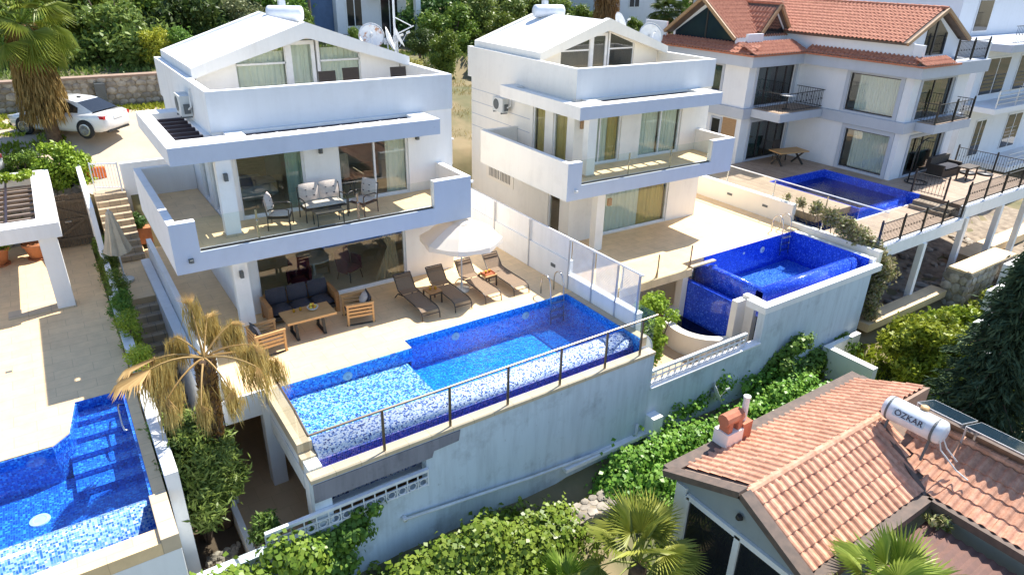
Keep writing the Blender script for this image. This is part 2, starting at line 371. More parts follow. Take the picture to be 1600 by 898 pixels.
def leafmat(name, c1, c2, c3=None, trans=.25, rnd=.35, scale=1.3, rough=.42):
    mt, nt, N, L, b = _new(name); out = N['Material Output']; p = _pos(N, L, True)
    oi = N.new('ShaderNodeObjectInfo'); nz = _noise(N, L, p, scale, 3); wn_ = N.new('ShaderNodeTexWhiteNoise'); g = N.new('ShaderNodeNewGeometry')
    L.new(g.outputs['Random Per Island'], wn_.inputs['Vector'])
    c = _mix(N, L, _ramp(N, L, nz, .35, .65), c1, c2)
    c = _mix(N, L, _math(N, L, 'MULTIPLY', wn_.outputs['Value'], .55), c, c3 or tuple(x*1.7 for x in c2))
    hs = N.new('ShaderNodeHueSaturation'); L.new(c, hs.inputs['Color'])
    L.new(_math(N, L, 'MULTIPLY_ADD', oi.outputs['Random'], rnd, 1-rnd/2), hs.inputs['Value'])
    L.new(_math(N, L, 'MULTIPLY_ADD', oi.outputs['Random'], .05, .475), hs.inputs['Hue'])
    L.new(hs.outputs[0], b.inputs['Base Color']); b.inputs['Roughness'].default_value = rough; b.inputs['Specular IOR Level'].default_value = .22
    t = N.new('ShaderNodeBsdfTranslucent'); L.new(hs.outputs[0], t.inputs[0]); mx = N.new('ShaderNodeMixShader'); mx.inputs[0].default_value = trans
    L.new(b.outputs[0], mx.inputs[1]); L.new(t.outputs[0], mx.inputs[2]); L.new(mx.outputs[0], out.inputs[0])
leafmat('leaf_olive', (0.095,0.148,0.029), (0.174,0.226,0.045), (0.296,0.330,0.081)); leafmat('leaf_dark', (0.044,0.078,0.019), (0.078,0.137,0.030), (0.137,0.195,0.050))
leafmat('leaf_yellow', (0.278,0.330,0.029), (0.417,0.435,0.045), (0.625,0.590,0.074)); leafmat('leaf_mid', (0.087,0.156,0.024), (0.148,0.226,0.032), (0.243,0.330,0.052))
leafmat('leaf_grey', (0.130,0.165,0.066), (0.208,0.243,0.103), (0.347,0.382,0.177)); leafmat('leaf_ivy', (0.078,0.174,0.018), (0.148,0.260,0.029), (0.347,0.451,0.074), rough=.35)
leafmat('leaf_lemon', (0.148,0.226,0.022), (0.260,0.347,0.029), (0.451,0.521,0.059), rough=.4); leafmat('leaf_spruce', (0.026,0.052,0.026), (0.046,0.078,0.036), (0.104,0.156,0.078), trans=.1, rough=.9)
leafmat('leaf_oleander', (0.084,0.158,0.031), (0.146,0.231,0.045), (0.291,0.389,0.092)); leafmat('leaf_vine', (0.200,0.270,0.060), (0.300,0.330,0.090), (0.700,0.520,0.380))
leafmat('palm_green', (0.109,0.186,0.020), (0.186,0.264,0.033), (0.341,0.403,0.066), rough=.4); leafmat('palm_pale', (0.202,0.264,0.040), (0.310,0.357,0.066), (0.496,0.512,0.119), rough=.4)
leafmat('palm_dead', (0.359,0.231,0.077), (0.494,0.329,0.114), (0.688,0.523,0.216), rough=.7); leafmat('palm_thatch', (0.184,0.098,0.034), (0.287,0.167,0.059), (0.414,0.265,0.108), rough=.8, trans=.15)
leafmat('dry_grass', (0.287,0.230,0.068), (0.368,0.310,0.098), (0.483,0.414,0.156)); leafmat('flower_pink', (0.402,0.138,0.117), (0.575,0.287,0.195), (0.690,0.460,0.293)); leafmat('blossom_white', (0.632,0.632,0.489), (0.747,0.747,0.586), (0.805,0.805,0.635))
simple('bark', (.16,.115,.08), (.09,.065,.045), 6, .95, bump=.8, bscale=18); simple('palm_bark', (.20,.125,.07), (.10,.06,.035), 7, .95, bump=.9, bscale=12)
simple('cable', (.35,.35,.35), rough=.6)
# ---------------------------------------------------------------- windows and curtains
def window_unit(par, kind, a0, a1, w, z0, z1, divs, frame, glass_m, t=.06, d=.08, local=True, fmap=None, name='window'):
    """kind 'x': runs along x at y=w; kind 'y': runs along y at x=w. divs: list of mullion positions"""
    def B(mb, p, q, zz0, zz1, dd=d):
        if kind == 'x': mb.box(p, q, w-dd/2, w+dd/2, zz0, zz1)
        else: mb.box(w-dd/2, w+dd/2, p, q, zz0, zz1)
    fm = MB(); B(fm, a0, a0+t, z0, z1); B(fm, a1-t, a1, z0, z1); B(fm, a0+t, a1-t, z0, z0+t); B(fm, a0+t, a1-t, z1-t, z1)
    for q in divs: B(fm, q-t/2, q+t/2, z0+t, z1-t)
    if fmap: fm.v = [fmap(p) for p in fm.v]
    fo = part(par, name, fm, MT[frame], local=local)
    ed = [a0]+list(divs)+[a1]
    for i in range(len(ed)-1):
        pm = MB(); B(pm, ed[i]+t*.5, ed[i+1]-t*.5, z0+t*.5, z1-t*.5, .012)
        if fmap: pm.v = [fmap(p) for p in pm.v]
        part(fo, 'pane', pm, MT[glass_m], local=local)
    return fo
def curtain_part(par, kind, a0, a1, w, z0, z1, mt, amp=.035, per=.17, local=True, fmap=None, pinch=None):
    n = max(6, int((a1-a0)/per*6)); mb = MB(); top = []; bot = []; mid = []
    for i in range(n+1):
        a = a0+(a1-a0)*i/n; o = math.sin(i/6*2*math.pi+math.sin(i*.37))*amp*(.7+.3*math.sin(i*.9))
        for lst,z in ((bot,z0),(mid,(z0+z1)/2),(top,z1)):
            aa = a
            if pinch and lst is mid: aa = pinch+(a-pinch)*.3
            lst.append((aa, w+o, z) if kind == 'x' else (w+o, aa, z))
    for i in range(n): mb.quad(bot[i], bot[i+1], mid[i+1], mid[i]); mb.quad(mid[i], mid[i+1], top[i+1], top[i])
    if fmap: mb.v = [fmap(p) for p in mb.v]
    return part(par, 'curtain', mb, MT[mt], smooth=True, local=local)

# ---------------------------------------------------------------- the twin white villas
def villa(loc, rz, sx, label, B=False):
    T = thing('villa', label, 'villa', loc, rz)
    fm = lambda p: ((p[0]-3.65)*sx, p[1]-19.86, p[2])
    def P(name, mb, mt, par=T, **k):
        mb.v = [fm(p) for p in mb.v]; return part(par, name, mb, MT[mt], local=True, **k)
    wl_ = 'weathered_plaster' if B else 'white_plaster'; dg = 'curtained_glass' if B else 'door_glass'
    gx0 = 4.25 if not B else 4.95
    P('ground_floor_wall', MB().wall_x(3.62,11.05,19.86,20.06,0,2.75,[(gx0,9.2,.03,2.45)]).wall_y(3.62,3.82,20.06,27.6,0,2.75,[(20.5,21.3,.03,2.3)] if B else ()).box(10.85,11.05,20.06,27.6,0,2.75).box(3.82,10.85,27.4,27.6,0,2.75), wl_)
    ops = [(4.1,6.05,3.1,5.08),(7.1,9.45,3.1,5.08)]
    P('upper_floor_wall', MB().wall_x(3.62,11.05,19.86,20.06,2.75,5.72,ops).wall_y(3.62,3.82,20.06,27.6,2.75,5.72,[(20.3,21.2,3.1,5.12),(21.75,22.6,3.1,5.12)]).box(10.85,11.05,20.06,27.6,2.75,5.72).box(3.82,10.85,27.4,27.6,2.75,5.72), wl_)
    P('floor_slab', MB().box(3.83,10.84,20.07,27.39,2.8,3.04).box(3.83,10.84,20.07,27.39,5.73,5.9).box(3.83,10.84,20.07,27.39,-.2,.02), 'interior_floor')
    P('partition', MB().box(3.84,10.83,24.6,24.7,.02,2.79).box(3.84,10.83,24.2,24.3,3.04,5.72).box(6.5,6.6,20.1,24.2,3.04,5.72), 'interior_wall')
    # roof terrace parapet
    px0, px1 = 3.6, 11.07
    P('parapet', MB().box(px0,px1,19.84,20.05,5.66,6.75).box(px0,px0+.2,20.05,27.9,5.45,6.75).box(px1-.2,px1,20.05,23.2,5.66,6.75).box(px0+.2,px1,27.7,27.9,5.45,6.5), wl_)
    P('parapet_front', MB().box(px0+.003,px1-.003,19.822,19.838,5.665,6.745), 'shaded_white')  # thin skin over the front face, its shade painted in
    # gable roof
    e0,e1,ap,ez,az = 3.82,10.9,7.36,6.98,8.2
    P('roof', MB().prism_y([(e0+.25,ez-.16),(ap,az-.4),(e1-.25,ez-.16),(e1-.05,ez-.02),(ap,az-.08),(e0+.05,ez-.02)],22.75,27.5), 'roof_membrane')
    rm = MB().prism_y([(e0,ez-.3),(e0+.55,ez-.12),(ap,az-.47),(e1-.55,ez-.12),(e1,ez-.3),(e1,ez+.02),(ap,az),(e0,ez+.02)],22.5,22.78).prism_y([(e0,ez-.3),(ap,az-.47),(e1,ez-.3),(e1,ez+.02),(ap,az),(e0,ez+.02)],27.42,27.65)
    rm.box(e0,e0+.14,22.78,27.42,ez-.3,ez+.035).box(e1-.14,e1,22.78,27.42,ez-.3,ez+.035)
    P('roof_rim', rm, wl_)
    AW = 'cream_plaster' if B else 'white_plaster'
    sl = lambda x: ez-.2+(az-ez-.05)*(1-abs(x-ap)/(ap-e0))
    aw = MB()
    for xa,xb in ((4.0,5.2),(9.28,10.72)): aw.prism_y([(xa,5.9),(xb,5.9),(xb,sl(xb)),(xa,sl(xa))],22.95,23.15)
    aw.prism_y([(5.2,sl(5.2)-.16),(ap,sl(ap)-.16),(9.28,sl(9.28)-.16),(9.28,sl(9.28)),(ap,sl(ap)),(5.2,sl(5.2))],22.95,23.15)
    aw.box(4.0,4.15,23.15,27.4,5.9,6.9).box(10.6,10.72,23.15,27.4,5.9,6.9)
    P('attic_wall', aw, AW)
    fr = MB()
    for xa,xb in ((5.2,6.78),(7.88,9.28)):
        za,zb = sl(xa)-.16, sl(xb)-.16
        for p,q in (((xa,5.95),(xb,5.95)),((xb,5.95),(xb,zb)),((xb,zb),(xa,za)),((xa,za),(xa,5.95)),((xa,6.95) ,(xb,6.95))):
            fr.bar((p[0],23.05,p[1]),(q[0],23.05,q[1]),.06)
        g = MB().prism_y([(xa,5.95),(xb,5.95),(xb,zb),(xa,za)],23.04,23.055); P('pane', g, 'dark_glass' if B else 'clear_glass')
    fr.box(6.78,6.86,22.99,23.11,5.95,7.72).box(7.8,7.88,22.99,23.11,5.95,7.72).box(6.86,7.8,22.99,23.11,7.64,7.72)
    for q in (6.92,7.68): fr.box(q-.06,q+.06,23.0,23.1,5.95,7.6)
    fr.box(6.98,7.62,23.0,23.1,7.48,7.6).box(6.98,7.62,23.0,23.1,5.95,6.05)
    P('window_frame', fr, 'white_frame'); P('pane', MB().box(6.98,7.62,23.04,23.055,6.05,7.48), 'dark_glass' if B else 'clear_glass')
    P('pane', MB().prism_y([(6.9,7.76),(7.8,7.76),(ap,7.93)],23.0,23.02), 'dark_glass')
    P('attic_partition', MB().box(4.2,10.6,25.2,25.3,5.9,7.0), 'interior_wall')
    if not B:
        curtain_part(T,'x',5.22,6.76,23.16,5.95,7.3,'curtain_sheer',fmap=fm); curtain_part(T,'x',6.9,7.75,23.16,5.95,7.6,'curtain_sheer',fmap=fm); curtain_part(T,'x',7.9,9.26,23.16,5.95,7.35,'curtain_sheer',fmap=fm)
    # balcony
    b0,b1 = 1.88,10.62
    P('balcony_slab', MB().box(b0+.2,b1-.2,18.2,19.855,2.72,3.04).box(b0+.2,3.61,19.855,23.7,2.72,3.04), wl_)
    bp = MB().box(b0,b1,17.92,18.2,2.58,3.1).box(b0,b0+.2,18.2,23.9,2.58,3.94).box(b0,b0+.64,17.92,18.14,3.1,3.94).box(b0,b0+.2,18.14,18.2,3.1,3.94)
    bp.box(9.32,b1,17.92,18.14,3.1,3.95).box(b1-.2,b1,18.2,19.855,2.58,3.95).box(b1-.2,b1,18.14,18.2,3.1,3.95).box(b0+.2,3.61,23.7,23.9,2.58,3.94)
    P('balcony_parapet', bp, wl_)
    P('balcony_floor', MB().box(b0+.21,b1-.21,18.21,19.85,3.045,3.075).box(b0+.21,3.6,19.85,23.69,3.045,3.075), 'travertine')
    gr = P('glass_railing', MB().box(2.54,9.30,18.0,18.014,3.14,3.98), 'rail_glass')
    for q in (4.05,6.9) if not B else (4.9,7.1):
        P('railing_post', MB().box(q-.025,q+.025,18.03,18.06,3.1,3.95).box(q-.03,q+.03,17.985,18.03,3.6,3.66), 'steel', par=gr)
    P('rail_channel', MB().box(2.54,9.30,17.97,18.05,3.1,3.14), 'dark_frame', par=gr)
    # canopy with pergola slots
    c0,c1 = (2.29,9.95) if not B else (2.85,10.3)
    s0 = 4.35
    cp = MB().box(c0,c1,18.62,19.12,5.2,5.66).box(c0,s0,19.12,19.42,5.2,5.66).box(9.35 if not B else 9.5,c1,19.12,19.84,5.2,5.66).box(s0,9.35 if not B else 9.5,19.72,19.84,5.2,5.66)
    cp.box(3.9,s0,19.42,19.84,5.2,5.66).box(c0,c0+.34,19.42,23.94,5.2,5.66).box(c0+.34,3.59,23.3,23.94,5.2,5.66).box(3.45,3.61,19.98,23.3,5.2,5.58)
    P('canopy', cp, wl_)
    P('canopy_fascia', MB().box(c0+.002,c1-.002,18.600,18.618,5.2,5.655), 'shaded_roughcast')  # roughcast skins on canopy and balcony fronts, coloured darker as painted shade
    P('balcony_fascia', MB().box(b0+.002,9.318,17.9,17.918,2.582,3.095).box(9.318,b1-.002,17.9,17.918,2.582,3.945).box(b0+.002,b0+.638,17.9,17.918,3.095,3.935), 'shaded_roughcast')
    n = 8
    for i in range(n):
        x = s0+(9.35-s0)*(i+.5)/n; P('pergola_slat', MB().box(x-.04,x+.04,19.12,19.72,5.48,5.56), 'pergola_metal' if B else 'white_frame')
    P('pergola_beam', MB().box(s0,9.35,19.13,19.19,5.42,5.5).box(s0,9.35,19.62,19.715,5.24,5.58), 'pergola_metal')
    for i in range(7):
        y = 19.5+(23.2-19.5)*(i+.35)/7; P('pergola_slat', MB().box(c0+.34,3.45,y-.05,y+.05,5.46,5.56), 'pergola_metal')
    P('pergola_beam', MB().box(3.36,3.44,19.45,23.3,5.38,5.46), 'pergola_metal')
    # columns
    cx = 3.36 if not B else 4.05
    P('column', MB().box(cx,cx+.4,18.68,19.0,0,2.72), wl_); P('column', MB().box(3.36,3.76,18.68,18.98,3.075,5.2), wl_)
    P('column_base', MB().box(3.32,3.80,18.64,19.02,3.076,3.14), 'coping_stone')
    # doors
    window_unit(T,'x',gx0,9.2,19.98,.03,2.45,[],'white_frame',dg,fmap=fm,name='sliding_door')
    window_unit(T,'x',4.1,6.05,19.98,3.1,5.08,[] if not B else [5.0],'white_frame',dg,fmap=fm,name='sliding_door')
    window_unit(T,'x',7.1,9.45,19.98,3.1,5.08,[8.3],'white_frame',dg,fmap=fm,name='sliding_door')
    window_unit(T,'y',20.3,21.2,3.72,3.1,5.12,[],'white_frame',dg,fmap=fm); window_unit(T,'y',21.75,22.6,3.72,3.1,5.12,[],'white_frame',dg,fmap=fm)
    if B:
        window_unit(T,'y',20.5,21.3,3.72,.03,2.3,[],'white_frame','door_glass',fmap=fm)
        curtain_part(T,'x',4.2,5.5,20.1,3.1,5.05,'curtain_sheer',fmap=fm); curtain_part(T,'x',5.5,6.0,20.1,3.1,5.05,'curtain_gold',fmap=fm)
        curtain_part(T,'x',7.15,8.25,20.1,3.1,5.05,'curtain_sheer',fmap=fm); curtain_part(T,'x',8.35,9.4,20.1,3.1,5.05,'curtain_sheer',fmap=fm)
        curtain_part(T,'y',20.32,21.18,3.84,3.1,5.1,'curtain_gold',fmap=fm); curtain_part(T,'y',21.8,22.55,3.84,3.1,5.1,'curtain_gold',fmap=fm)
        curtain_part(T,'x',5.0,7.6,20.12,.03,2.4,'curtain_sheer',fmap=fm,per=.22); curtain_part(T,'x',7.6,9.15,20.12,.03,2.4,'curtain_gold',fmap=fm,per=.22)
        for z in (3.3,3.85,4.4,4.95): P('groove', MB().box(3.612,3.618,22.8,27.6,z,z+.025), 'grey_band')
        gf = MB().box(3.585,3.615,23.9,26.2,1.15,1.95); P('vent_frame', gf, 'cream_plaster')
        for k,(ya,yb) in enumerate(((24.15,25.0),(25.1,25.95))):
            P('vent_opening', MB().box(3.575,3.584,ya,yb,1.3,1.8), 'dark_frame')
            for i in range(7):
                y = ya+(yb-ya)*(i+.5)/7; P('vent_bar', MB().box(3.56,3.574,y-.025,y+.025,1.3,1.8), 'cream_plaster')
        for x,y,z in ((3.98,19.82,4.72),(4.62,18.64,1.95)): P('wall_lamp', MB().box(x-.09,x+.09,y-.06,y+.03,z-.14,z+.14), 'wood_panel')
    else:
        curtain_part(T,'x',5.55,6.02,20.12,3.1,5.05,'curtain_teal',fmap=fm); curtain_part(T,'x',8.75,9.4,20.12,3.1,5.05,'curtain_sheer',fmap=fm)
        curtain_part(T,'y',20.4,21.1,3.84,3.1,5.1,'curtain_teal',fmap=fm)
        curtain_part(T,'x',8.1,9.1,20.15,.03,2.4,'curtain_taupe',fmap=fm,pinch=8.85)
        for x,y,z in ((3.56,18.65,4.75),(6.55,19.83,4.85),(9.75,19.83,4.9),(3.56,18.65,1.95)): P('wall_lamp', MB().box(x-.05,x+.05,y-.09,y+.03,z-.1,z+.1).box(x-.03,x+.03,y-.12,y-.09,z-.06,z+.06), 'ac_dark')
    # spotlight boxes on the balcony front
    P('spotlight', MB().box(2.2,2.32,17.86,17.92,2.86,2.98).box(2.22,2.30,17.78,17.86,2.88,2.96), 'ac_dark' if not B else 'dish_white')
    P('rain_spout', MB().tube([(b1,18.1,3.72),(b1+.18,18.1,3.70)],.05,8), 'white_frame')
    return T
VA = villa((3.65,19.86,0), 0, 1.0, 'white villa with garden sofa under its balcony, nearest to the dead palm')
VB = villa((16.3,19.86,-.15), R(-1.2), .965, 'white villa in the middle with weathered walls and curtained windows', B=True)

# things inside, seen through the glass
def bed(x, y, z):
    T = thing('bed', 'bed with white linen behind the upstairs glass of the near villa', 'bed', (x,y,z))
    part(T,'mattress',MB().cushion((x,y,z+.35),(1.3,1.9,.5),puff=.8),MT['bed_linen'],True); part(T,'blanket',MB().cushion((x,y-.3,z+.62),(1.34,.9,.12),puff=.7),MT['blue_bedspread'],True)
    part(T,'headboard',MB().box(x-.75,x+.75,y+.95,y+1.05,z,z+1.1),MT['wood_panel'])
bed(4.9,21.9,3.05)
def plum_chair(x, y, rz, label):
    T = thing('armchair', label, 'armchair', (x,y,.02), rz, 'plum armchairs indoors')
    part(T,'seat',MB().cushion((0,0,.4),(.6,.6,.22),puff=.7),MT['plum_fabric'],True,local=True); part(T,'backrest',MB().cushion((0,.3,.7),(.7,.7,.16),rx=R(80),puff=.6),MT['plum_fabric'],True,local=True)
    for s in (-1,1): part(T,'armrest',MB().cushion((s*.34,0,.55),(.5,.5,.12),ry=R(90),puff=.7),MT['plum_fabric'],True,local=True)
    for a in (-1,1):
        for b in (-1,1): part(T,'leg',MB().tube([(a*.25,b*.25,.32),(a*.3,b*.3,0)],.02,6),MT['black_metal'],local=True)
plum_chair(7.5,20.85,R(25),'plum armchair indoors beside the taupe curtain'); plum_chair(5.75,20.8,R(-20),'plum armchair indoors behind the garden sofa')
T = thing('dining_table','pale oval table indoors behind the ground floor glass','table',(6.5,21.6,.02))
part(T,'table_top',MB().lathe([(0,.0),(.62,.0),(.64,.02),(.62,.04),(0,.04)],(6.5,21.6,.72),24),MT['bed_linen']); part(T,'pedestal',MB().lathe([(.3,0),(.28,.03),(.05,.08),(.05,.70)],(6.5,21.6,.02),12),MT['bowl'])
T = thing('bedroom_chair','tall chair indoors behind the right upstairs glass','chair',(7.6,20.7,3.05))
part(T,'seat',MB().box(7.38,7.82,20.5,20.94,3.45,3.52),MT['dark_frame']); part(T,'backrest',MB().cushion((7.6,20.92,3.95),(.42,.8,.1),rx=R(88),puff=.5),MT['taupe_fabric'],True)
for a in (7.41,7.79):
    for b in (20.53,20.91): part(T,'leg',MB().bar((a,b,3.05),(a,b,3.46),.04),MT['dark_frame'])

# ---------------------------------------------------------------- terraces and ground
struct('terrace_near_villa', MB().box(1.95,13.45,16.0,27.3,-.28,0).box(1.95,7.2,15.5,16.0,-.28,0), MT['travertine'])
struct('terrace_middle_villa', MB().box(13.72,26.0,16.0,27.5,-.45,-.15).box(13.72,18.75,15.45,16.0,-.45,-.15), MT['travertine'])
struct('terrace_neighbour', MB().box(-9,.08,17.5,30,-.3,0).prism([(-9,15.85),(-1.55,15.85),(-1.2,16.2),(-1.0,17.5),(-9,17.5)],-.3,0).box(.08,.32,12.9,30,-.3,0).box(-9,-.0,11.5,11.95,-.3,-.02), MT['travertine'])
struct('lower_terrace', MB().box(.9,13.4,12.3,23.0,-3.2,-2.9).box(13.4,19.9,12.3,20,-3.2,-2.92), MT['lower_paving'])
def sheet(name, xs, ys, h, mt):
    mb = MB(); n = len(xs)
    for y in ys:
        for x in xs: mb.v.append((x,y,h(x,y)))
    for j in range(len(ys)-1):
        for i in range(n-1): mb.f.append((j*n+i, j*n+i+1, (j+1)*n+i+1, (j+1)*n+i))
    return struct(name, mb, MT[mt], True)
def sm(a, b, x):
    t = min(1,max(0,(x-a)/(b-a))); return t*t*(3-2*t)
def nz(x, y, s, k=0): return mnoise.noise(Vector((x*s, y*s, k)))
def ground_h(x, y):
    if y < 12.3: z = -4.2 + .3*sm(11.2,12.2,y) + .25*nz(x,y,.5)
    elif y < 27: z = -3.4
    else: z = -3.4
    r0,r1 = (30.05,30.35) if x < .45 else ((28.85,29.1) if x < 2.0 else (26.5,29))
    z += sm(r0,r1,y)*5.1
    if y > 29: z += min(y-29,5)*.29
    if y > 39.5: z += 1.4*sm(39.5,40.2,y) + (y-40)*.075 + .5*nz(x,y,.08)
    if y > 75: z += ((y-75)*.30)
    if x > 26 and 12.3 <= y < 26.5: z = -3.4 + .35*sm(13,18,y)*(y-13)*.5 + .3*nz(x,y,.6)
    if x > 40 and y > 12: z = max(z, -3.4+.06*(x-40)) if y < 26.5 else z
    return z
xs = sorted(set([-400,-250,-150,-90,-60,-40,-30,.44,.46,1.99,2.01]+[q*.9-22 for q in range(88)]+[62,70,80,95,120,160,220,320,450]))
ys = sorted(set([-60,-30,-12,-4,0,26.4,28.84,29.1,30.04,30.36,39.5,40.2]+[2+q*.8 for q in range(62)]+[54,58,62,68,74,80,90,105,125,150,190,240,300,420]))
sheet('ground', xs, ys, lambda x,y: ground_h(x,y), 'hill_ground')
mb = MB(); qx = [26.3+.5*i for i in range(44)]; qy = [12.35+.45*i for i in range(24)]
for y in qy:
    for x in qx: mb.v.append((x,y,ground_h(x,y)+.04+.10*nz(x,y,1.7)))
for j in range(23):
    for i in range(43): mb.f.append((j*44+i,j*44+i+1,(j+1)*44+i+1,(j+1)*44+i))
struct('rocky_ground', mb, MT['rubble'], True)
# dirt road
mb = MB(); rx = [-12+.8*i for i in range(27)]; ry = [28.6+.55*i for i in range(20)]
for y in ry:
    for x in rx:
        yy = max(y,30.4) if x < .45 else max(y,29.15)
        mb.v.append((x,yy,ground_h(x,yy)+.05+.02*nz(x,yy,1.3)))
nn = len(rx)
for j in range(len(ry)-1):
    for i in range(nn-1): mb.f.append((j*nn+i,j*nn+i+1,(j+1)*nn+i+1,(j+1)*nn+i))
struct('road', mb, MT['dirt_road'], True)
# ---------------------------------------------------------------- near pool
def lamp_disc(par, x, y, z, axis=(0,-1,0)):
    o = part(par,'pool_lamp',MB().lathe([(.0,.03),(.07,.035),(.09,.02),(.13,.015),(.14,0)],(x,y,z),18,axis),MT['dish_white'],True)
    part(o,'lamp_lens',MB().lathe([(.0,.045),(.05,.042),(.055,.03)],(x,y,z),14,axis),MT['headlamp'])
T = PA = thing('swimming_pool','long blue mosaic swimming pool with pale shallow shelf and overflow edge','swimming pool',(8,14,-1.7))
part(T,'basin_floor',MB().box(7.02,13.2,13.2,16.0,-1.75,-1.0),MT['mosaic_floor'])
part(T,'shallow_shelf',MB().box(3.42,7.0,13.2,15.5,-1.7,-.42),MT['mosaic_pale'])
part(T,'basin_wall',MB().box(7.19,13.2,15.97,16.0,-1.55,-.006).box(3.42,7.19,15.47,15.5,-.42,-.006).box(7.17,7.2,15.5,16.0,-1.55,-.006).box(3.40,3.43,13.0,15.5,-.42,-.006).box(13.17,13.2,12.4,15.97,-1.55,-.006).box(6.995,7.015,13.2,15.5,-1.55,-.42),MT['mosaic_blue'])
wp = [(13.3,-1.6),(12.62,-1.6),(12.62,-.70),(12.65,-.34),(12.70,-.23),(12.78,-.165),(12.95,-.12),(13.14,-.10),(13.24,-.125),(13.3,-.2)]
part(T,'overflow_weir',MB().prism_x(wp,3.43,13.17),MT['mosaic_weir'],True); part(T,'weir_face',MB().prism_x([(12.598,-.74),(12.618,-.74),(12.648,-.36),(12.628,-.36)],3.43,13.17),MT['mosaic_violet'])
part(T,'overflow_channel',MB().box(3.4,13.2,12.34,12.62,-.95,-.72).box(3.4,13.17,12.32,12.35,-.72,-.356),MT['mosaic_violet'])
part(T,'water',MB().add([(3.43,13.1,-.135),(13.17,13.1,-.135),(13.17,15.97,-.135),(7.19,15.97,-.135),(7.19,15.47,-.135),(3.43,15.47,-.135)],[(0,1,2,3,4,5)]),MT['pool_water'])
for q_ in ((3.05,3.4,12.95,15.5,-.3,.006),(3.4,7.2,15.5,15.86,-.002,.008),(13.2,13.45,12.4,16.0,-.3,.004),(3.05,3.4,12.72,12.95,-.55,-.25)): part(T,'coping',MB().box(*q_),MT['coping_stone'])
part(T,'front_coping',MB().box(3.02,13.5,12.02,12.33,-.45,-.35),MT['coping_stone'])
part(T,'shell',MB().box(3.08,3.4,12.35,15.5,-.62,-.301).box(3.08,13.4,12.35,12.6,-1.0,-.955).box(3.4,13.4,12.65,16.0,-2.0,-1.76).box(13.21,13.44,12.4,16.0,-2.0,-.301),MT['white_plaster'])
lamp_disc(T,8.9,15.97,-.36); lamp_disc(T,11.52,15.97,-.36); lamp_disc(T,5.24,15.47,-.27)
# pillars under the pool
for k,(x,y,lab) in enumerate(((2.9,15.35,'white square pillar under the pool beside the dead palm'),(3.06,12.36,'white pillar under the front corner of the long pool'))):
    single('pillar',lab,'pillar',MB().box(x,x+.38,y,y+.38,-2.9,-.64 if k else -.3),MT['white_plaster'],(x,y,-2.9))
single('slab_edge_beam','white beam along the left edge of the long pool','beam',MB().box(3.06,3.30,12.8,15.34,-1.15,-.64),MT['white_plaster'],(3.1,14,-1.1))
# pool railing of glass
T = thing('pool_railing','glass railing with bronze handrail along the long pool','railing',(8,12.1,-.35))
for a,b in ((3.14,4.8),(4.85,6.55),(6.6,8.25),(8.3,9.95),(10.0,11.55),(11.6,12.9)):
    part(T,'glass_panel',MB().box(a,b,12.095,12.107,-.33,.72),MT['rail_glass'])
part(T,'glass_panel',MB().box(3.118,3.13,13.0,15.2,.02,.85),MT['rail_glass'])
part(T,'glass_panel',MB().box(3.118,3.13,12.12,12.95,-.3,.76),MT['rail_glass'])
for x in (4.82,6.57,8.27,9.97,11.58,12.93): part(T,'post',MB().box(x-.03,x+.03,12.11,12.15,-.35,.78),MT['bronze_rail'])
part(T,'handrail',MB().tube([(3.12,12.13,.78),(13.5,12.13,.84)],.03,8).tube([(3.12,15.2,.95),(3.12,12.95,.92)],.03,8).tube([(3.12,12.95,.9),(3.12,12.13,.78)],.03,8),MT['bronze_rail'])
part(T,'end_glass',MB().box(13.38,13.392,12.1,13.0,-.3,.95),MT['rail_glass'])
# pool ladders
def ladder(x, y, z, label, s=1):
    T = thing('pool_ladder',label,'pool ladder',(x,y,z))
    for q in (x-.27,x+.27):
        part(T,'rail',MB().tube([(q,y+.5,z),(q,y+.5,z+.45),(q,y+.46,z+.62),(q,y+.34,z+.74),(q,y+.2,z+.76),(q,y+.06,z+.66),(q,y-.02,z+.4),(q,y-.08,z-.2),(q,y-.12,z-.9)],.022,8),MT['steel'],True)
    for k in (.02,.3,.58): part(T,'step',MB().box(x-.26,x+.26,y-.16,y-.04,z-.14-k,z-.11-k),MT['steel'])
ladder(12.75,15.97,0,'steel ladder at the far corner of the long pool'); ladder(25.0,15.98,-.15,'steel ladder in the empty looking blue pool of the middle villa')

# ---------------------------------------------------------------- pool of the middle villa
T = PB = thing('swimming_pool','deep royal blue pool of the middle villa with tiled waterfall side','swimming pool',(22.5,14,-1.9))
zb = -.15
part(T,'basin_floor',MB().box(20.05,25.5,13.1,16.0,-1.9,-1.45),MT['mosaic_sky'])
part(T,'basin_wall',MB().box(20.0,25.55,15.97,16.0,-1.75,zb-.006).box(25.5,25.55,12.5,15.97,-1.75,zb-.006),MT['mosaic_deep'])
part(T,'overflow_weir',MB().prism_x([(13.3,-1.8),(12.7,-1.8),(12.7,-.75),(12.82,-.42),(12.95,-.30),(13.1,-.27),(13.25,-.32),(13.3,-.45)],19.75,25.5),MT['mosaic_deep'],True)
part(T,'side_weir',MB().prism_y([(19.75,-1.8),(20.1,-1.8),(20.1,-.45),(20.05,-.34),(19.95,-.30),(19.85,-.31),(19.75,-.4)],13.0,16.15),MT['mosaic_deep'],True)
part(T,'waterfall_wall',MB().box(19.3,19.5,13.5,16.2,-3.2,-1.0).box(19.5,19.75,13.5,16.15,-1.5,-1.35),MT['mosaic_deep'])
part(T,'front_coping',MB().box(18.65,25.75,12.05,12.36,-.55,-.3).box(18.65,19.1,12.36,12.85,-.55,-.3).box(25.55,25.8,12.36,16.0,-.6,-.16),MT['white_plaster'])
part(T,'overflow_channel',MB().box(19.1,25.5,12.36,12.7,-1.0,-.8),MT['mosaic_deep'])
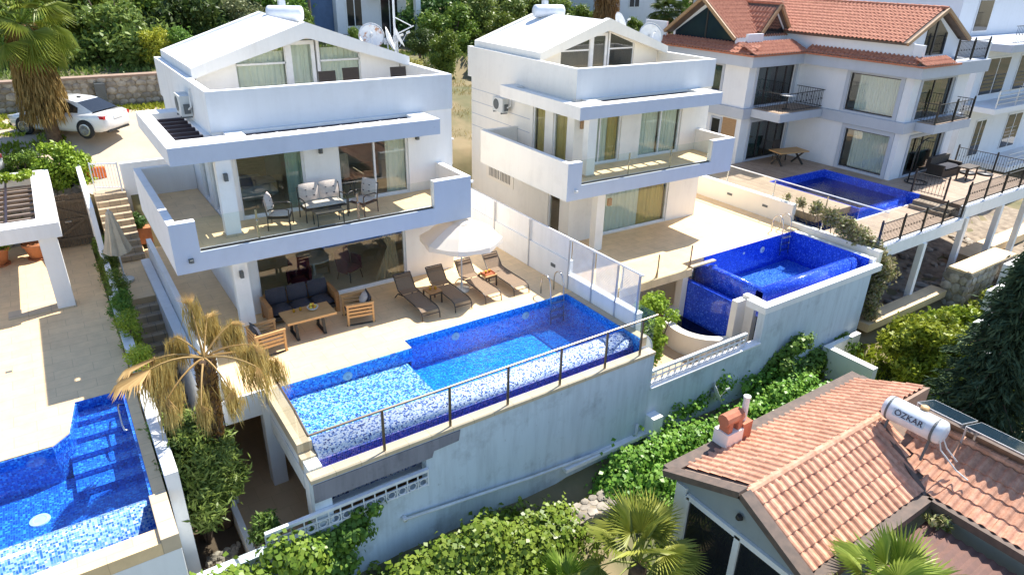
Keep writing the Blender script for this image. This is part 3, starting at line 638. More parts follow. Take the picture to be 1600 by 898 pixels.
part(T,'water',MB().quad((20.1,13.3,-1.3),(25.5,13.3,-1.3),(25.5,15.97,-1.3),(20.1,15.97,-1.3)),MT['pool_water_deep'])
part(T,'coping',MB().box(18.75,20.05,15.45,15.62,-.15,-.09),MT['coping_stone'])
lamp_disc(T,20.7,15.97,-.75); lamp_disc(T,23.6,15.97,-.6); part(T,'inlet',MB().lathe([(0,.02),(.05,.02),(.06,0)],(22.4,15.97,-.5),12,(0,-1,0)),MT['dish_white'])
single('waterfall_pier','cream pier at the near end of the blue waterfall wall','pier',MB().box(18.75,19.25,13.25,13.5,-3.0,-.62).box(19.25,19.5,12.9,13.45,-3.0,-.5),MT['cream_plaster'],(19,13.4,-3))
single('waterfall_pier','slim cream pier at the far end of the blue waterfall wall','pier',MB().box(18.95,19.25,16.0,16.3,-3.0,-.6).box(18.85,19.35,15.9,16.35,-.6,-.5),MT['cream_plaster'],(19,16.1,-3))
# curved basin below the waterfall
n = 26; ring_o = []; ring_i = []
for i in range(n+1):
    a = R(95+170*i/n); ring_o.append((19.25+1.75*math.cos(a)*1.0, 14.75+1.62*math.sin(a))); ring_i.append((19.25+1.42*math.cos(a), 14.75+1.3*math.sin(a)))
T = thing('basin','curved cream basin catching the blue waterfall wall','basin',(18.4,14.75,-2.92))
mb = MB()
for i in range(n): mb.prism([ring_o[i],ring_o[i+1],ring_i[i+1],ring_i[i]],-2.95,-2.1)
part(T,'curb',mb,MT['cream_plaster']); part(T,'water',MB().prism(ring_i,-2.5,-2.48),MT['pond_water']); part(T,'bottom',MB().prism(ring_i,-2.94,-2.9),MT['rubble'])
# recess under the terrace of the middle villa
T = thing('basement_wall','shaded basement wall with door frame below the middle terrace','wall',(16,18,-2.9))
part(T,'wall',MB().box(13.7,19.9,18.2,18.4,-2.92,-.46).box(19.8,20.0,16.3,18.2,-2.92,-.46),MT['cream_plaster']); part(T,'door_frame',MB().box(17.6,17.72,18.1,18.2,-2.92,-.7).box(18.7,18.82,18.1,18.2,-2.92,-.7).box(17.72,18.7,18.1,18.2,-.82,-.7),MT['wood_panel']); part(T,'door',MB().box(17.72,18.7,18.13,18.18,-2.92,-.82),MT['teak'])
T = thing('terrace_railing','frameless glass railing on the front edge of the middle terrace','railing',(16.5,15.5,-.15))
for a,b in ((13.9,15.3),(15.32,17.0),(17.02,18.7)): part(T,'glass_panel',MB().box(a,b,15.52,15.532,-.15,.75),MT['rail_glass'])
for x in (15.31,17.01,18.7): part(T,'post',MB().bar((x,15.56,-.15),(x,15.56,.75),.035).bar((x,15.62,-.15),(x,15.56,.2),.03),MT['bronze_rail'])

# ---------------------------------------------------------------- retaining walls
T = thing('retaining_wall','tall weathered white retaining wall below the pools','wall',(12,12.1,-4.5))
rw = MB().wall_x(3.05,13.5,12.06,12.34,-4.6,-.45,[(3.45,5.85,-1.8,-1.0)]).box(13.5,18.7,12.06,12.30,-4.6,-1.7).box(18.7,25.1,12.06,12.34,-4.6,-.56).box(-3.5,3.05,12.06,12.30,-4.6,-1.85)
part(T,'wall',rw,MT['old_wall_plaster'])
part(T,'cement_patch',MB().prism_y([(3.06,-1.0),(6.0,-1.0),(6.05,-.83),(6.75,-.8),(6.8,-.5),(3.06,-.5)],12.03,12.058),MT['bare_cement'],label='bare grey cement patch under the pool edge')
part(T,'ledge',MB().box(10.2,13.6,11.86,12.06,-3.32,-3.2).box(13.45,13.85,11.7,12.06,-4.4,-2.62).box(13.5,18.7,12.0,12.32,-1.7,-1.64),MT['white_plaster'])
part(T,'pipe',MB().tube([(5.15,11.96,-2.5),(9.0,11.96,-2.98),(12.9,11.96,-3.3),(13.0,11.96,-3.25),(13.0,11.96,-2.75)],.045,8).tube([(5.15,12.06,-2.5),(5.15,11.92,-2.5)],.07,8),MT['dish_white'],True)
rock_me = []
for k in range(9):
    rr = random.Random(k+40); vs = []; nl = 7
    for j,(rad,h) in enumerate(((1.0,0),(.92,.65),(.45,1.0))):
        for i in range(nl):
            a = 2*math.pi*i/nl+.2*rr.random(); q = rad*(.8+.28*rr.random()); vs.append((q*math.cos(a)*.5, q*math.sin(a)*.5, h*.5))
    fs = [(j*nl+i,j*nl+(i+1)%nl,(j+1)*nl+(i+1)%nl,(j+1)*nl+i) for j in range(2) for i in range(nl)]+[tuple(2*nl+i for i in range(nl))]
    rock_me.append(mesh_from('stone',vs,fs,MT['rock']))
def stone_wall(name, label, x0, x1, y0, y1, z0, z1, face, s=.34, cap=None, lim=300):
    """box wall, stones proud of the faces listed ('-y','-x','+z')"""
    T = thing(name,label,'wall',((x0+x1)/2,(y0+y1)/2,z0)); L = ROOT[T.name][0]
    part(T,'core',MB().box(x0,x1,y0,y1,z0,z1),MT['joint']); cnt = 0
    for fc in face:
        if fc == '-y': us = (x0,x1); vs = (z0,z1)
        elif fc == '-x': us = (y0,y1); vs = (z0,z1)
        else: us = (x0,x1); vs = (y0,y1)
        v = vs[0]; row = 0
        while v < vs[1]-.05:
            h = s*random.uniform(.75,1.1); u = us[0]-random.random()*.2
            while u < us[1]:
                w = s*random.uniform(.8,1.5)
                if cnt < lim:
                    uc = min(max(u+w/2,us[0]+.05),us[1]-.05); vc = min(v+h/2,vs[1]-.06)
                    if fc == '-y': loc = (uc,y0,vc); rot = (R(90),0,0)
                    elif fc == '-x': loc = (x0,uc,vc); rot = (R(90),0,R(-90))
                    else: loc = (uc,vc,z1); rot = (0,0,0)
                    part_me(T,'stone',random.choice(rock_me),tuple(a-b for a,b in zip(loc,L)),rot,(w*1.12,h*1.14,s*random.uniform(.12,.4))); cnt += 1
                u += w
            v += h; row += 1
    if cap: part(T,'cap',MB().box(x0-.05,x1+.05,y0-.06,y1+.05,z1,z1+.1),MT[cap])
    return T
stone_wall('stone_wall','rubble stone wall behind the parked white car',-3.5,8.5,38.9,39.4,3.0,4.6,['-y'],.34,'mortar')
stone_wall('stone_wall','low rubble wall with cement top below the long white retaining wall',6.0,11.6,10.55,11.2,-6.0,-3.9,['-y','+z'],.30)
stone_wall('stone_wall','thick stone wall with pale cap under the wooden deck',32.3,36.6,11.35,12.2,-4.6,-2.0,['-y','-x'],.42,'travertine')
stone_wall('stone_wall','dark stone bank in the shade under the wooden deck',27.5,36.5,17.2,17.6,-3.4,-1.0,['-y'],.45)
single('paving_strip','long pale paving strip in front of the deck posts','paving',MB().box(25.9,32.2,12.0,12.7,-3.35,-3.0).box(36.7,46,13.2,14.0,-3.2,-2.75),MT['travertine'],(30,12.6,-3.3))
single('garden_wall','low white garden wall end beside the tiled roof','wall',MB().box(22.6,22.9,9.9,11.9,-5,-2.9).box(22.9,24.8,11.7,11.9,-5,-2.9),MT['weathered_plaster'],(22.7,11,-5))
# ornate balustrades
ring_me = None
def balustrade(label, x0, x1, y, z, step=.27):
    global ring_me
    T = thing('balustrade',label,'railing',((x0+x1)/2,y,z)); L = ROOT[T.name][0]
    part(T,'top_rail',MB().box(x0,x1,y-.05,y+.05,z+.46,z+.54),MT['white_frame']); part(T,'middle_rail',MB().box(x0,x1,y-.02,y+.02,z+.26,z+.29),MT['white_frame']); part(T,'bottom_rail',MB().box(x0,x1,y-.02,y+.02,z+.03,z+.06),MT['white_frame'])
    if ring_me is None:
        m_ = MB(); m_.tube([(.1*math.cos(2*math.pi*i/14),0,.1*math.sin(2*math.pi*i/14)) for i in range(15)],.014,5,False); ring_me = mesh_from('ring',m_.v,m_.f,MT['white_frame'])
        m_ = MB().box(-.014,.014,-.014,.014,0,.46); balustrade.bar = mesh_from('baluster',m_.v,m_.f,MT['white_frame'])
    n = int((x1-x0)/step)
    for i in range(n+1):
        x = x0+(x1-x0)*i/n; part_me(T,'baluster',balustrade.bar,(x-L.x,0,0))
        if i < n: part_me(T,'ring',ring_me,(x+(x1-x0)/n/2-L.x,0,.16))
balustrade('white ornate balustrade low on the wall below the long pool',1.9,5.85,12.0,-1.78)
balustrade('white ornate balustrade between the two pools',13.5,18.0,12.16,-1.64)

# ---------------------------------------------------------------- boundary fence between the villas
T = thing('boundary_fence','white boundary fence of wall and mesh panels between the two pools','fence',(13.55,18,0))
part(T,'base_wall',MB().box(13.46,13.66,12.9,16.3,-.45,.48).box(13.46,13.66,16.3,23,-.2,1.0),MT['white_plaster'])
part(T,'wall_cap',MB().box(13.43,13.69,12.9,16.3,.48,.53),MT['white_plaster'])
ys_ = [12.95,13.9,15.05,16.27]
for a,b in zip(ys_[:-1],ys_[1:]):
    g = MB(); n = int((b-a-.1)/.05)
    for i in range(n+1):
        y = a+.05+(b-a-.1)*i/n; g.box(13.555,13.563,y-.009,y+.009,.56,1.74)
    for i in range(24):
        z = .58+i*.05; g.box(13.551,13.555,a+.04,b-.04,z-.009,z+.009)
    part(T,'mesh_panel',g,MT['white_frame'])
for a,b in ((16.32,18.58),(18.62,20.9),(20.95,23)): part(T,'solid_panel',MB().box(13.52,13.58,a,b,1.0,1.74),MT['white_plaster'])
for y in ys_+[18.6,20.92]: part(T,'post',MB().box(13.43,13.47,y-.025,y+.025,0,1.78),MT['pole_grey'])
part(T,'top_rail',MB().box(13.52,13.58,12.9,23,1.74,1.79),MT['white_frame'])
part(T,'vent_grille',MB().box(13.445,13.46,17.0,17.25,.5,.62),MT['ac_dark'])
# wall with glass between middle villa and the deck house
T = thing('boundary_wall','cream boundary wall topped with glass beside the wooden deck','wall',(26.15,18,-.15))
part(T,'wall',MB().box(26.02,26.25,16.5,23.5,-.4,.75).box(26.02,26.25,12.4,16.5,-.6,.05),MT['cream_plaster']); part(T,'cap',MB().box(26.0,26.27,16.48,23.5,.75,.79),MT['white_plaster'])
for a,b in ((12.6,15.2),(15.22,17.8),(17.82,20.4),(20.42,23.0)): part(T,'glass_panel',MB().box(26.3,26.312,a,b,.1,1.55),MT['rail_glass'])
for y in (15.21,17.81,20.41): part(T,'glass_post',MB().bar((26.33,y,0),(26.33,y,1.5),.04),MT['steel'])
part(T,'top_rail',MB().box(26.285,26.325,12.6,23.0,1.55,1.59),MT['white_frame'])
for y in (19.9,17.9): part(T,'vent_grille',MB().box(26.0,26.02,y-.14,y+.14,.30,.40),MT['ac_dark'])

# ---------------------------------------------------------------- side passage: stairs, walls, gate
T = thing('stone_stairs','stone steps climbing to the white gate between the properties','stairs',(1.4,27.5,0))
for i in range(10): part(T,'step',MB().box(.82,1.85,26.35+i*.24,29.2,.0+i*.19,.19+i*.19),MT['step_stone'])
struct('passage_floor', MB().box(.62,1.94,22.95,29.2,-.25,-.02), MT['travertine'])
T = thing('stone_stairs','shaded steps descending beside the hedge to the lower terrace','stairs',(1.3,21,-2.9))
for i in range(14): part(T,'step',MB().box(.66,1.72,22.95-(i+1)*.32,22.95-i*.32,-2.95,-.02-(i+1)*.2),MT['step_stone'])
T = thing('passage_wall','white stepped wall along the left side of the near terrace','wall',(1.85,20,-.2))
part(T,'outer_ledge',MB().box(1.66,1.94,15.2,26.0,-2.95,.12),MT['white_plaster']); part(T,'inner_wall',MB().box(1.96,2.12,15.6,26.0,.005,.85),MT['white_plaster']); part(T,'glass_panel',MB().box(2.13,2.145,15.7,19.2,.3,1.15),MT['rail_glass'])
T = thing('terrace_upstand','white upstand on the front left corner of the near terrace','wall',(2.6,15.6,0))
part(T,'upstand',MB().box(2.0,3.04,15.42,15.5,-.6,.1).box(2.15,2.3,15.5,16.4,.005,.35),MT['white_plaster'])
single('boundary_wall','white wall with tall end beside the stone steps and wooden gate','wall',MB().prism_x([(22.6,-.3),(22.6,.6),(25.6,.9),(26.2,2.2),(30,2.9),(30,-.3)],.48,.64),MT['white_plaster'],(.6,26,0))
single('boundary_wall','low white wall between the hedge and the left pool','wall',MB().box(.36,.62,12.9,22.6,-3.0,.42),MT['white_plaster'],(.5,18,0))
single('road_wall','white wall between the balcony and the dirt road','wall',MB().box(1.86,3.6,28.9,29.1,0,2.9).box(3.6,12,29.6,29.8,0,2.6),MT['white_plaster'],(2.7,29,0))
T = thing('metal_gate','small white metal gate standing open above the stone steps','gate',(1.2,29.0,1.95))
part(T,'frame',MB().bar((.9,29.0,1.95),(.9,29.0,3.05),.04).bar((1.75,28.6,1.95),(1.75,28.6,3.05),.05).bar((.9,29.0,3.0),(1.75,28.6,3.0),.04).bar((.9,29.0,2.1),(1.75,28.6,2.1),.04),MT['white_frame'])
for i in range(8):
    q = (i+1)/9; part(T,'bar',MB().bar((.9+.85*q,29.0-.4*q,2.1),(.9+.85*q,29.0-.4*q,3.0),.018),MT['white_frame'])
stone_wall('stone_wall','dark stone wall below the curved kerb behind the pergola',-6,.4,29.95,30.1,0,1.95,['-y'],.38)
T = thing('garden_wall','white wall at the foot of the slope between the two villas','wall',(13.6,28.6,0)); part(T,'wall',MB().box(11.4,15.9,28.5,28.7,-.5,2.3),MT['cream_plaster']); part(T,'cap',MB().box(11.35,15.95,28.45,28.75,2.3,2.36),MT['white_plaster'])
single('orange_barrier','orange painted concrete block beside the white gate','barrier',MB().box(.75,1.45,30.2,30.45,2.1,2.5).box(.8,1.4,30.22,30.43,2.5,2.53),MT['orange_paint'],(1.1,30.3,2.1))
T = thing('wooden_gate','weathered double wooden gate with diagonal braces beside the pergola','gate',(-.1,28.9,0))
for i in range(11): part(T,'plank',MB().box(-.75+i*.112,-.75+i*.112+.104,28.86,28.9,.04,2.0+.02*(i%3)),MT['wood_gate'])
for z in (.35,1.05,1.75): part(T,'rail',MB().box(-.75,.47,28.8,28.858,z-.06,z+.06),MT['wood_gate'])
part(T,'brace',MB().bar((-.72,28.83,1.7),(.45,28.83,1.1),.05,.1).bar((-.72,28.83,.4),(.3,28.83,1.0),.05,.1),MT['wood_gate']); part(T,'latch',MB().box(-.3,-.1,28.76,28.8,1.0,1.06),MT['steel'])

# ---------------------------------------------------------------- left neighbour: pergola and pool
T = thing('pergola','white concrete pergola with dark slats over potted plants','pergola',(-2.5,26.5,0))
part(T,'post',MB().box(-1.02,-.55,23.3,23.75,0,2.35),MT['white_plaster']); part(T,'post',MB().box(-1.02,-.55,29.2,29.65,0,2.35),MT['white_plaster']); part(T,'post',MB().box(-3.4,-2.95,23.3,23.75,0,2.35),MT['white_plaster'])
part(T,'beam',MB().box(-9,-.4,23.2,23.85,2.35,2.8).box(-9,-.4,29.2,29.8,2.35,2.8).box(-.95,-.4,23.85,29.2,2.35,2.8),MT['white_plaster'])
for i in range(9): part(T,'slat',MB().box(-9,-.96,24.15+i*.56,24.25+i*.56,2.52,2.58),MT['pergola_slat'])
part(T,'cross_bar',MB().box(-1.75,-1.69,23.85,29.2,2.62,2.66),MT['pergola_metal']); part(T,'floor_plinth',MB().box(-2.3,-.52,23.28,23.8,.0,.05),MT['coping_stone'])
T = thing('swimming_pool','blue pool at the lower left with tiled steps and overflow front','swimming pool',(-3,14,-1.5))
part(T,'basin_floor',MB().box(-9,.02,12.95,15.85,-1.5,-1.0).box(-1.6,.02,15.85,17.5,-1.5,-1.36),MT['mosaic_royal'])
for i in range(5): part(T,'pool_step',MB().box(-1.3,.02,17.5-(i+1)*.5,17.5-i*.5,-1.5,-.28-i*.14),MT['mosaic_royal'])
part(T,'basin_wall',MB().box(-1.03,.08,17.48,17.5,-1.35,-.01).box(.02,.08,12.5,17.48,-1.35,-.01).prism([(-9,15.81),(-1.54,15.81),(-1.17,16.18),(-.965,17.48),(-1.0,17.5),(-1.2,16.2),(-1.55,15.85),(-9,15.85)],-1.35,-.03),MT['mosaic_royal'])
part(T,'overflow_weir',MB().prism_x([(13.15,-1.4),(12.3,-1.4),(12.3,-.72),(12.5,-.42),(12.75,-.2),(12.88,-.14),(13.0,-.12),(13.1,-.15),(13.15,-.25)],-9,.02),MT['mosaic_sky'],True)
part(T,'overflow_channel',MB().box(-9,.08,11.95,12.3,-.9,-.72).box(-9,0,11.93,11.96,-.72,-.06),MT['mosaic_royal'])
part(T,'water',MB().add([(x,y,-.155) for x,y in ((-9,13.05),(.02,13.05),(.02,17.48),(-1.0,17.48),(-1.22,16.2),(-1.56,15.85),(-9,15.85))],[tuple(range(7))]),MT['pool_water'])
part(T,'front_wall',MB().box(-9,.3,11.5,11.75,-1.6,-.305).box(.1,.32,11.76,13.0,-1.6,-.305),MT['white_plaster'])
part(T,'corner_cap',MB().box(.0,.32,11.5,12.9,-.3,.06),MT['coping_stone'])
part(T,'grab_rail',MB().tube([(.0,16.9,-.1),(-.12,16.9,-.05),(-.14,16.7,-.03),(-.14,15.9,-.03),(-.12,15.7,-.05),(.0,15.7,-.1)],.025,8),MT['steel'],True)
o = part(T,'pool_lamp',MB().lathe([(.2,0),(.19,.025),(.13,.03),(.11,.02),(0,.02)],(-2.05,14.7,-1.0),20),MT['dish_white'])
single('floor_drain','small floor drain set in the left patio','drain',MB().box(-2.4,-2.25,19.9,20.0,.002,.006),MT['ac_dark'],(-2.3,19.95,0))
def pot(x, y, r, h, label, leafn=140):
    T = thing('plant_pot',label,'potted plant',(x,y,0))
    part(T,'pot',MB().lathe([(r*.62,0),(r*.9,h*.75),(r*.94,h*.8),(r*1.04,h*.82),(r*1.05,h),(r*.92,h),(r*.9,h*.86),(0,h*.86)],(x,y,.03),22),MT['terracotta_pot'],True); part(T,'saucer',MB().lathe([(0,0),(r*.8,0),(r*.86,.05),(r*.8,.05),(0,.03)],(x,y,.0),20),MT['terracotta_pot'])
    return T
POTS = [pot(-2.55,28.3,.42,.62,'terracotta pot with green plant, left one under the pergola'), pot(-1.35,28.35,.42,.58,'terracotta pot with green plant on saucer beside the pergola post')]
T = thing('planter','brown square planter with shrub at the foot of the stone steps','potted plant',(2.05,28.1,0)); POTS.append(T)
part(T,'pot',MB().box(1.8,2.35,27.85,28.35,0,.62),MT['terracotta_pot'])
# ---------------------------------------------------------------- roof tile helper
def tile_mesh(w, l, name, mt):
    """one pantile: rounded hump along y (down-slope = -y), 6 segments"""
    vs = []; fs = []; n = 6
    for j,(y,dz) in enumerate(((-l/2,.03),(l/2,0))):
        for i in range(n+1):
            t = i/n; x = (t-.5)*w
            z = (math.sin(math.pi*min(1,t/.68))*.055 if t < .68 else -math.sin(math.pi*(t-.68)/.32)*.012)+dz
            vs.append((x,y,z))
    k = n+1; fs = [(i,i+1,k+i+1,k+i) for i in range(n)]
    m2 = len(vs)
    for i in range(n+1): vs.append((vs[i][0],-l/2,vs[i][2]-.028))
    fs += [(i+1,i,m2+i,m2+i+1) for i in range(n)]
    return vs, fs
def slope_frame(p0, u, v):
    """p0 eave corner, u unit along eave, v unit up-slope"""
    u = Vector(u).normalized(); v = Vector(v).normalized(); nrm = u.cross(v).normalized()
    M = Matrix((u, v, nrm)).transposed().to_4x4(); M.translation = Vector(p0); return M
def tiles_joined(p0, u, v, W_, H_, tw, tl, clip=None):
    """rows of pantiles as one mesh; clip(a,b) in eave coords decides"""
    vs, fs = tile_mesh(tw, tl*1.12, '', None); va = np.array(vs); M = slope_frame(p0,u,v); M3 = np.array(M.to_3x3()); t = np.array(M.translation)
    out = MB(); rows = int(H_/tl); cols = int(W_/tw)
    for j in range(rows):
        for i in range(cols):
            a = (i+.5)*tw; b = (j+.5)*tl
            if clip and not clip(a,b): continue
            q = (va+np.array([a,b,.02]))@M3.T+t; out.add([tuple(r) for r in q], fs)
    return out
# ---------------------------------------------------------------- tiled-roof villa with wooden deck
C = thing('tiled_villa','white three storey villa with red tiled roofs and grey bands behind the wooden deck','villa',(35,20,.5))
WX, FX = 34.5, 30.3                                    # left faces of the front and rear wings
def frame_y(y0,y1,x,z0,z1,t=.16): return MB().box(x-.06,x,y0-t,y0,z0-t,z1+t).box(x-.06,x,y1,y1+t,z0-t,z1+t).box(x-.06,x,y0,y1,z1,z1+t).box(x-.06,x,y0,y1,z0-t,z0)
def frame_x(x0,x1,y,z0,z1,t=.16): return MB().box(x0-t,x0,y-.06,y,z0-t,z1+t).box(x1,x1+t,y-.06,y,z0-t,z1+t).box(x0,x1,y-.06,y,z1,z1+t).box(x0,x1,y-.06,y,z0-t,z0)
g1=(17.45,19.85,.62,2.62); u1=(17.6,20.2,3.5,5.35); g2=(35.6,38.9,.55,2.5); u2=(35.3,38.4,3.42,5.3); g0=(31.1,34.2,.55,2.6); u0=(31.0,34.1,3.45,5.4)
part(C,'front_wing_wall',MB().wall_y(WX,WX+.25,17.25,23.2,.2,3.0,[g1]).wall_y(WX,WX+.25,17.25,23.2,3.0,5.6,[u1]).wall_x(WX,39.9,17.0,17.25,.2,3.0,[g2]).wall_x(WX,39.9,17.0,17.25,3.0,5.6,[u2]).box(39.65,39.9,17.25,29,.2,5.6),MT['house_white'])
part(C,'rear_wing_wall',MB().wall_x(FX,WX,23.2,23.45,.2,3.0,[g0]).wall_x(FX,WX,23.2,23.45,3.0,5.6,[u0]).wall_y(FX,FX+.25,23.45,31,.2,5.6,[(24.9,25.9,4.05,5.35)]).box(FX,39.9,31,31.2,.2,5.6).box(FX+.3,WX,27,27.1,.5,5.6).box(36.5,36.6,17.3,29,.5,5.6),MT['house_white'])
part(C,'floor_slab',MB().box(WX+.26,39.6,17.3,29,3.1,3.3).box(FX+.26,WX+.25,23.5,31,3.1,3.3).box(WX+.26,39.6,17.3,29,.3,.5).box(FX+.26,WX+.25,23.5,31,.3,.5),MT['interior_floor'])
for y0,y1,z0,z1 in (g1,u1):
    part(C,'window_surround',frame_y(y0,y1,WX,z0,z1,.2),MT['grey_band']); window_unit(C,'y',y0,y1,WX+.12,z0,z1,[],'dark_frame','door_glass',local=False); curtain_part(C,'y',y0+.05,y1-.3,WX+.4,z0,z1,'blind_white',amp=.03,per=.13,local=False)
for (x0,x1,z0,z1),cur in ((g2,'curtain_teal'),(u2,'curtain_gold')):
    part(C,'window_surround',frame_x(x0,x1,17.0,z0,z1),MT['grey_band']); window_unit(C,'x',x0,x1,17.12,z0,z1,[x0+(x1-x0)*.45],'dark_frame','dark_glass',local=False,name='sliding_door'); curtain_part(C,'x',x0+1.9,x1-.1,17.5,z0,z1,cur,local=False)
for (x0,x1,z0,z1) in (g0,u0):
    part(C,'window_surround',frame_x(x0,x1,23.2,z0,z1),MT['grey_band']); window_unit(C,'x',x0,x1,23.32,z0,z1,[x0+.9,x0+1.7,x0+2.5],'dark_frame','dark_glass',local=False,name='sliding_door'); curtain_part(C,'x',x0+.1,x0+1.6,23.6,z0,z1,'curtain_teal',local=False)
part(C,'window_surround',frame_y(24.9,25.9,FX,4.05,5.35,.14),MT['grey_band']); window_unit(C,'y',24.9,25.9,FX+.1,4.05,5.35,[],'dark_frame','dark_glass',local=False); curtain_part(C,'y',25.0,25.8,FX+.3,4.05,5.3,'curtain_sheer',local=False)
part(C,'window_surround',frame_y(24.55,25.1,FX,1.6,2.6,.1),MT['grey_band']); part(C,'window',MB().box(FX-.03,FX-.01,24.55,25.1,1.6,2.6),MT['car_glass']); part(C,'wood_cladding',MB().box(FX-.025,FX-.005,23.5,24.4,1.5,2.75),MT['wood_panel'])
part(C,'window_surround',frame_y(27.6,28.6,FX,5.0,5.4,.08),MT['grey_band']); part(C,'window',MB().box(FX-.03,FX-.01,27.6,28.6,5.05,5.4),MT['car_glass'])
# floor band, balconies, eaves
part(C,'floor_band',MB().box(WX-.16,WX-.001,16.84,23.04,2.85,3.38).box(WX-.001,40.06,16.84,16.999,2.85,3.38).box(FX-.16,WX-.161,23.04,23.199,2.85,3.38).box(FX-.16,FX-.001,23.199,31,2.85,3.38),MT['grey_band'])
part(C,'balcony_slab',MB().box(30.75,34.3,21.25,23.03,2.95,3.36),MT['grey_band']); part(C,'balcony_floor',MB().box(30.85,34.3,21.35,23.03,3.361,3.39),MT['deck_boards']); part(C,'balcony_slab',MB().box(35.35,38.9,15.9,16.83,2.95,3.36),MT['grey_band']); part(C,'balcony_floor',MB().box(35.4,38.8,15.95,16.83,3.361,3.39),MT['deck_boards'])
part(C,'eave_band',MB().box(FX-.5,WX-.5,22.7,31.6,5.5,6.1).box(WX-.5,40.6,16.5,31.6,5.5,6.1),MT['grey_band'])
def iron_rail(par, a, b, h=.95, step=.13, name='railing', base=.06, posts=True):
    a = Vector(a); b = Vector(b); d = b-a; n = max(2,int(d.length/step)); mb = MB()
    mb.bar(a+Vector((0,0,h)),b+Vector((0,0,h)),.04,.03).bar(a+Vector((0,0,base+.06)),b+Vector((0,0,base+.06)),.03,.025)
    for i in range(1,n):
        p = a+d*(i/n); mb.bar(p+Vector((0,0,base)),p+Vector((0,0,h)),.014)
        if i % 2: mb.obox(p+Vector((0,0,h*.55)),(.035,.035,.07))
    o = part(par,name,mb,MT['black_iron'])
    if posts:
        m_ = max(1,round(d.length/1.7))
        for i in range(m_+1):
            p = a+d*(i/m_); part(o,'post',MB().box(p.x-.035,p.x+.035,p.y-.035,p.y+.035,p.z,p.z+h+.1).obox(p+Vector((0,0,h+.13)),(.05,.05,.05),R(45)),MT['black_iron'])
    return o
iron_rail(C,(30.85,21.33,3.38),(34.3,21.33,3.38),posts=False); iron_rail(C,(30.85,21.33,3.38),(30.85,23.0,3.38),posts=False); iron_rail(C,(34.28,21.33,3.38),(34.28,23.0,3.38),.95,posts=False)
iron_rail(C,(35.4,15.98,3.38),(38.85,15.98,3.38)); iron_rail(C,(38.82,15.98,3.38),(38.82,16.8,3.38),posts=False); iron_rail(C,(35.4,15.98,3.38),(35.4,16.8,3.38),posts=False)
iron_rail(C,(37.3,16.75,6.12),(40.45,16.75,6.12),.9)
# roofs
def gable(par, ax, c0, c1, mid, half, ze, zr, mt='villa_tile', tw=.22, tl=.30, over=0):
    """ax 'y': ridge along y from c0..c1 at x=mid; ax 'x': ridge along x at y=mid"""
    run = math.hypot(half, zr-ze)
    for s in (-1,1):
        if ax == 'y':
            p0 = (mid+s*half, c0 if s > 0 else c1, ze); u = (0,1 if s > 0 else -1,0); v = (-s*half,0,zr-ze)
        else:
            p0 = (c1 if s > 0 else c0, mid+s*half, ze); u = (-1 if s > 0 else 1,0,0); v = (0,-s*half,zr-ze)
        mb = tiles_joined(p0,u,v,c1-c0,run,tw,tl); o = part(par,'roof_tiles',mb,MT[mt],stuff=True)
        w = Vector(p0); uu = Vector(u)*(c1-c0); vv = Vector(v); nn = Vector(u).cross(vv).normalized()*-.06
        part(par,'roof_deck',MB().add([w+nn*.2,w+uu+nn*.2,w+uu+vv+nn*.2,w+vv+nn*.2,w+nn*2,w+uu+nn*2,w+uu+vv+nn*2,w+vv+nn*2],[(0,1,2,3),(7,6,5,4),(0,4,5,1),(1,5,6,2),(2,6,7,3),(3,7,4,0)]),MT['brown_fascia'])
    rd = MB(); n = int((c1-c0)/.35)
    for i in range(n):
        q = c0+(c1-c0)*(i+.5)/n; l = (c1-c0)/n*.55
        pts = [(mid,q-l,zr+.02),(mid,q+l,zr+.035)] if ax == 'y' else [(q-l,mid,zr+.02),(q+l,mid,zr+.035)]
        rd.tube(pts,[.09,.10],8)
    part(par,'ridge_tiles',rd,MT[mt])
gable(C,'y',17.6,27,37.1,3.0,7.0,8.45); gable(C,'x',FX-.1,36.5,26.8,2.5,6.75,8.6)
gable(C,'y',24.2,26.5,33.3,1.15,7.0,8.35)                                                    # small front dormer
part(C,'attic_wall',MB().box(WX+.1,39.9,17.9,18.1,6.1,6.95).prism_y([(34.6,6.95),(39.6,6.95),(37.1,8.2)],17.9,18.1).box(WX-.1,WX+.1,17.4,27,6.1,7.0).prism_x([(24.6,6.1),(29.2,6.1),(29.2,6.85),(26.8,8.4),(24.6,6.85)],FX+.5,FX+.6).prism_y([(32.3,6.1),(34.3,6.1),(34.3,7.0),(33.3,8.1),(32.3,7.0)],24.4,24.5).box(FX,WX,24.3,24.39,6.1,6.8),MT['house_white'])
part(C,'attic_parapet',MB().box(WX-.12,WX+.08,16.9,17.38,6.1,6.95),MT['house_white'])
for q_ in ((WX+.08,37.2,16.9,17.05,6.1,6.3),(FX,FX+1.2,23.6,23.75,6.1,7.0),(FX,FX+.12,29.3,31,6.1,7.2),(40.45,40.6,16.7,19,6.1,6.9)): part(C,'attic_parapet',MB().box(*q_),MT['house_white'])
part(C,'attic_window',MB().prism_x([(24.75,6.5),(29.0,6.5),(29.0,6.75),(26.8,8.15),(24.75,6.8)],FX+.46,FX+.5),MT['solar_glass']); part(C,'attic_mullion',MB().box(FX+.43,FX+.46,26.75,26.85,6.5,8.1),MT['dark_frame'])
part(C,'attic_window',MB().prism_y([(36.3,6.3),(38.3,6.3),(38.3,7.3),(37.1,8.0),(36.3,7.5)],17.86,17.9),MT['car_glass']); part(C,'attic_mullion',MB().box(37.0,37.12,17.82,17.86,6.3,7.9),MT['dark_frame'])
part(C,'attic_window',MB().prism_y([(32.5,6.4),(34.1,6.4),(34.1,7.0),(33.3,7.85),(32.5,7.0)],24.35,24.39),MT['car_glass'])
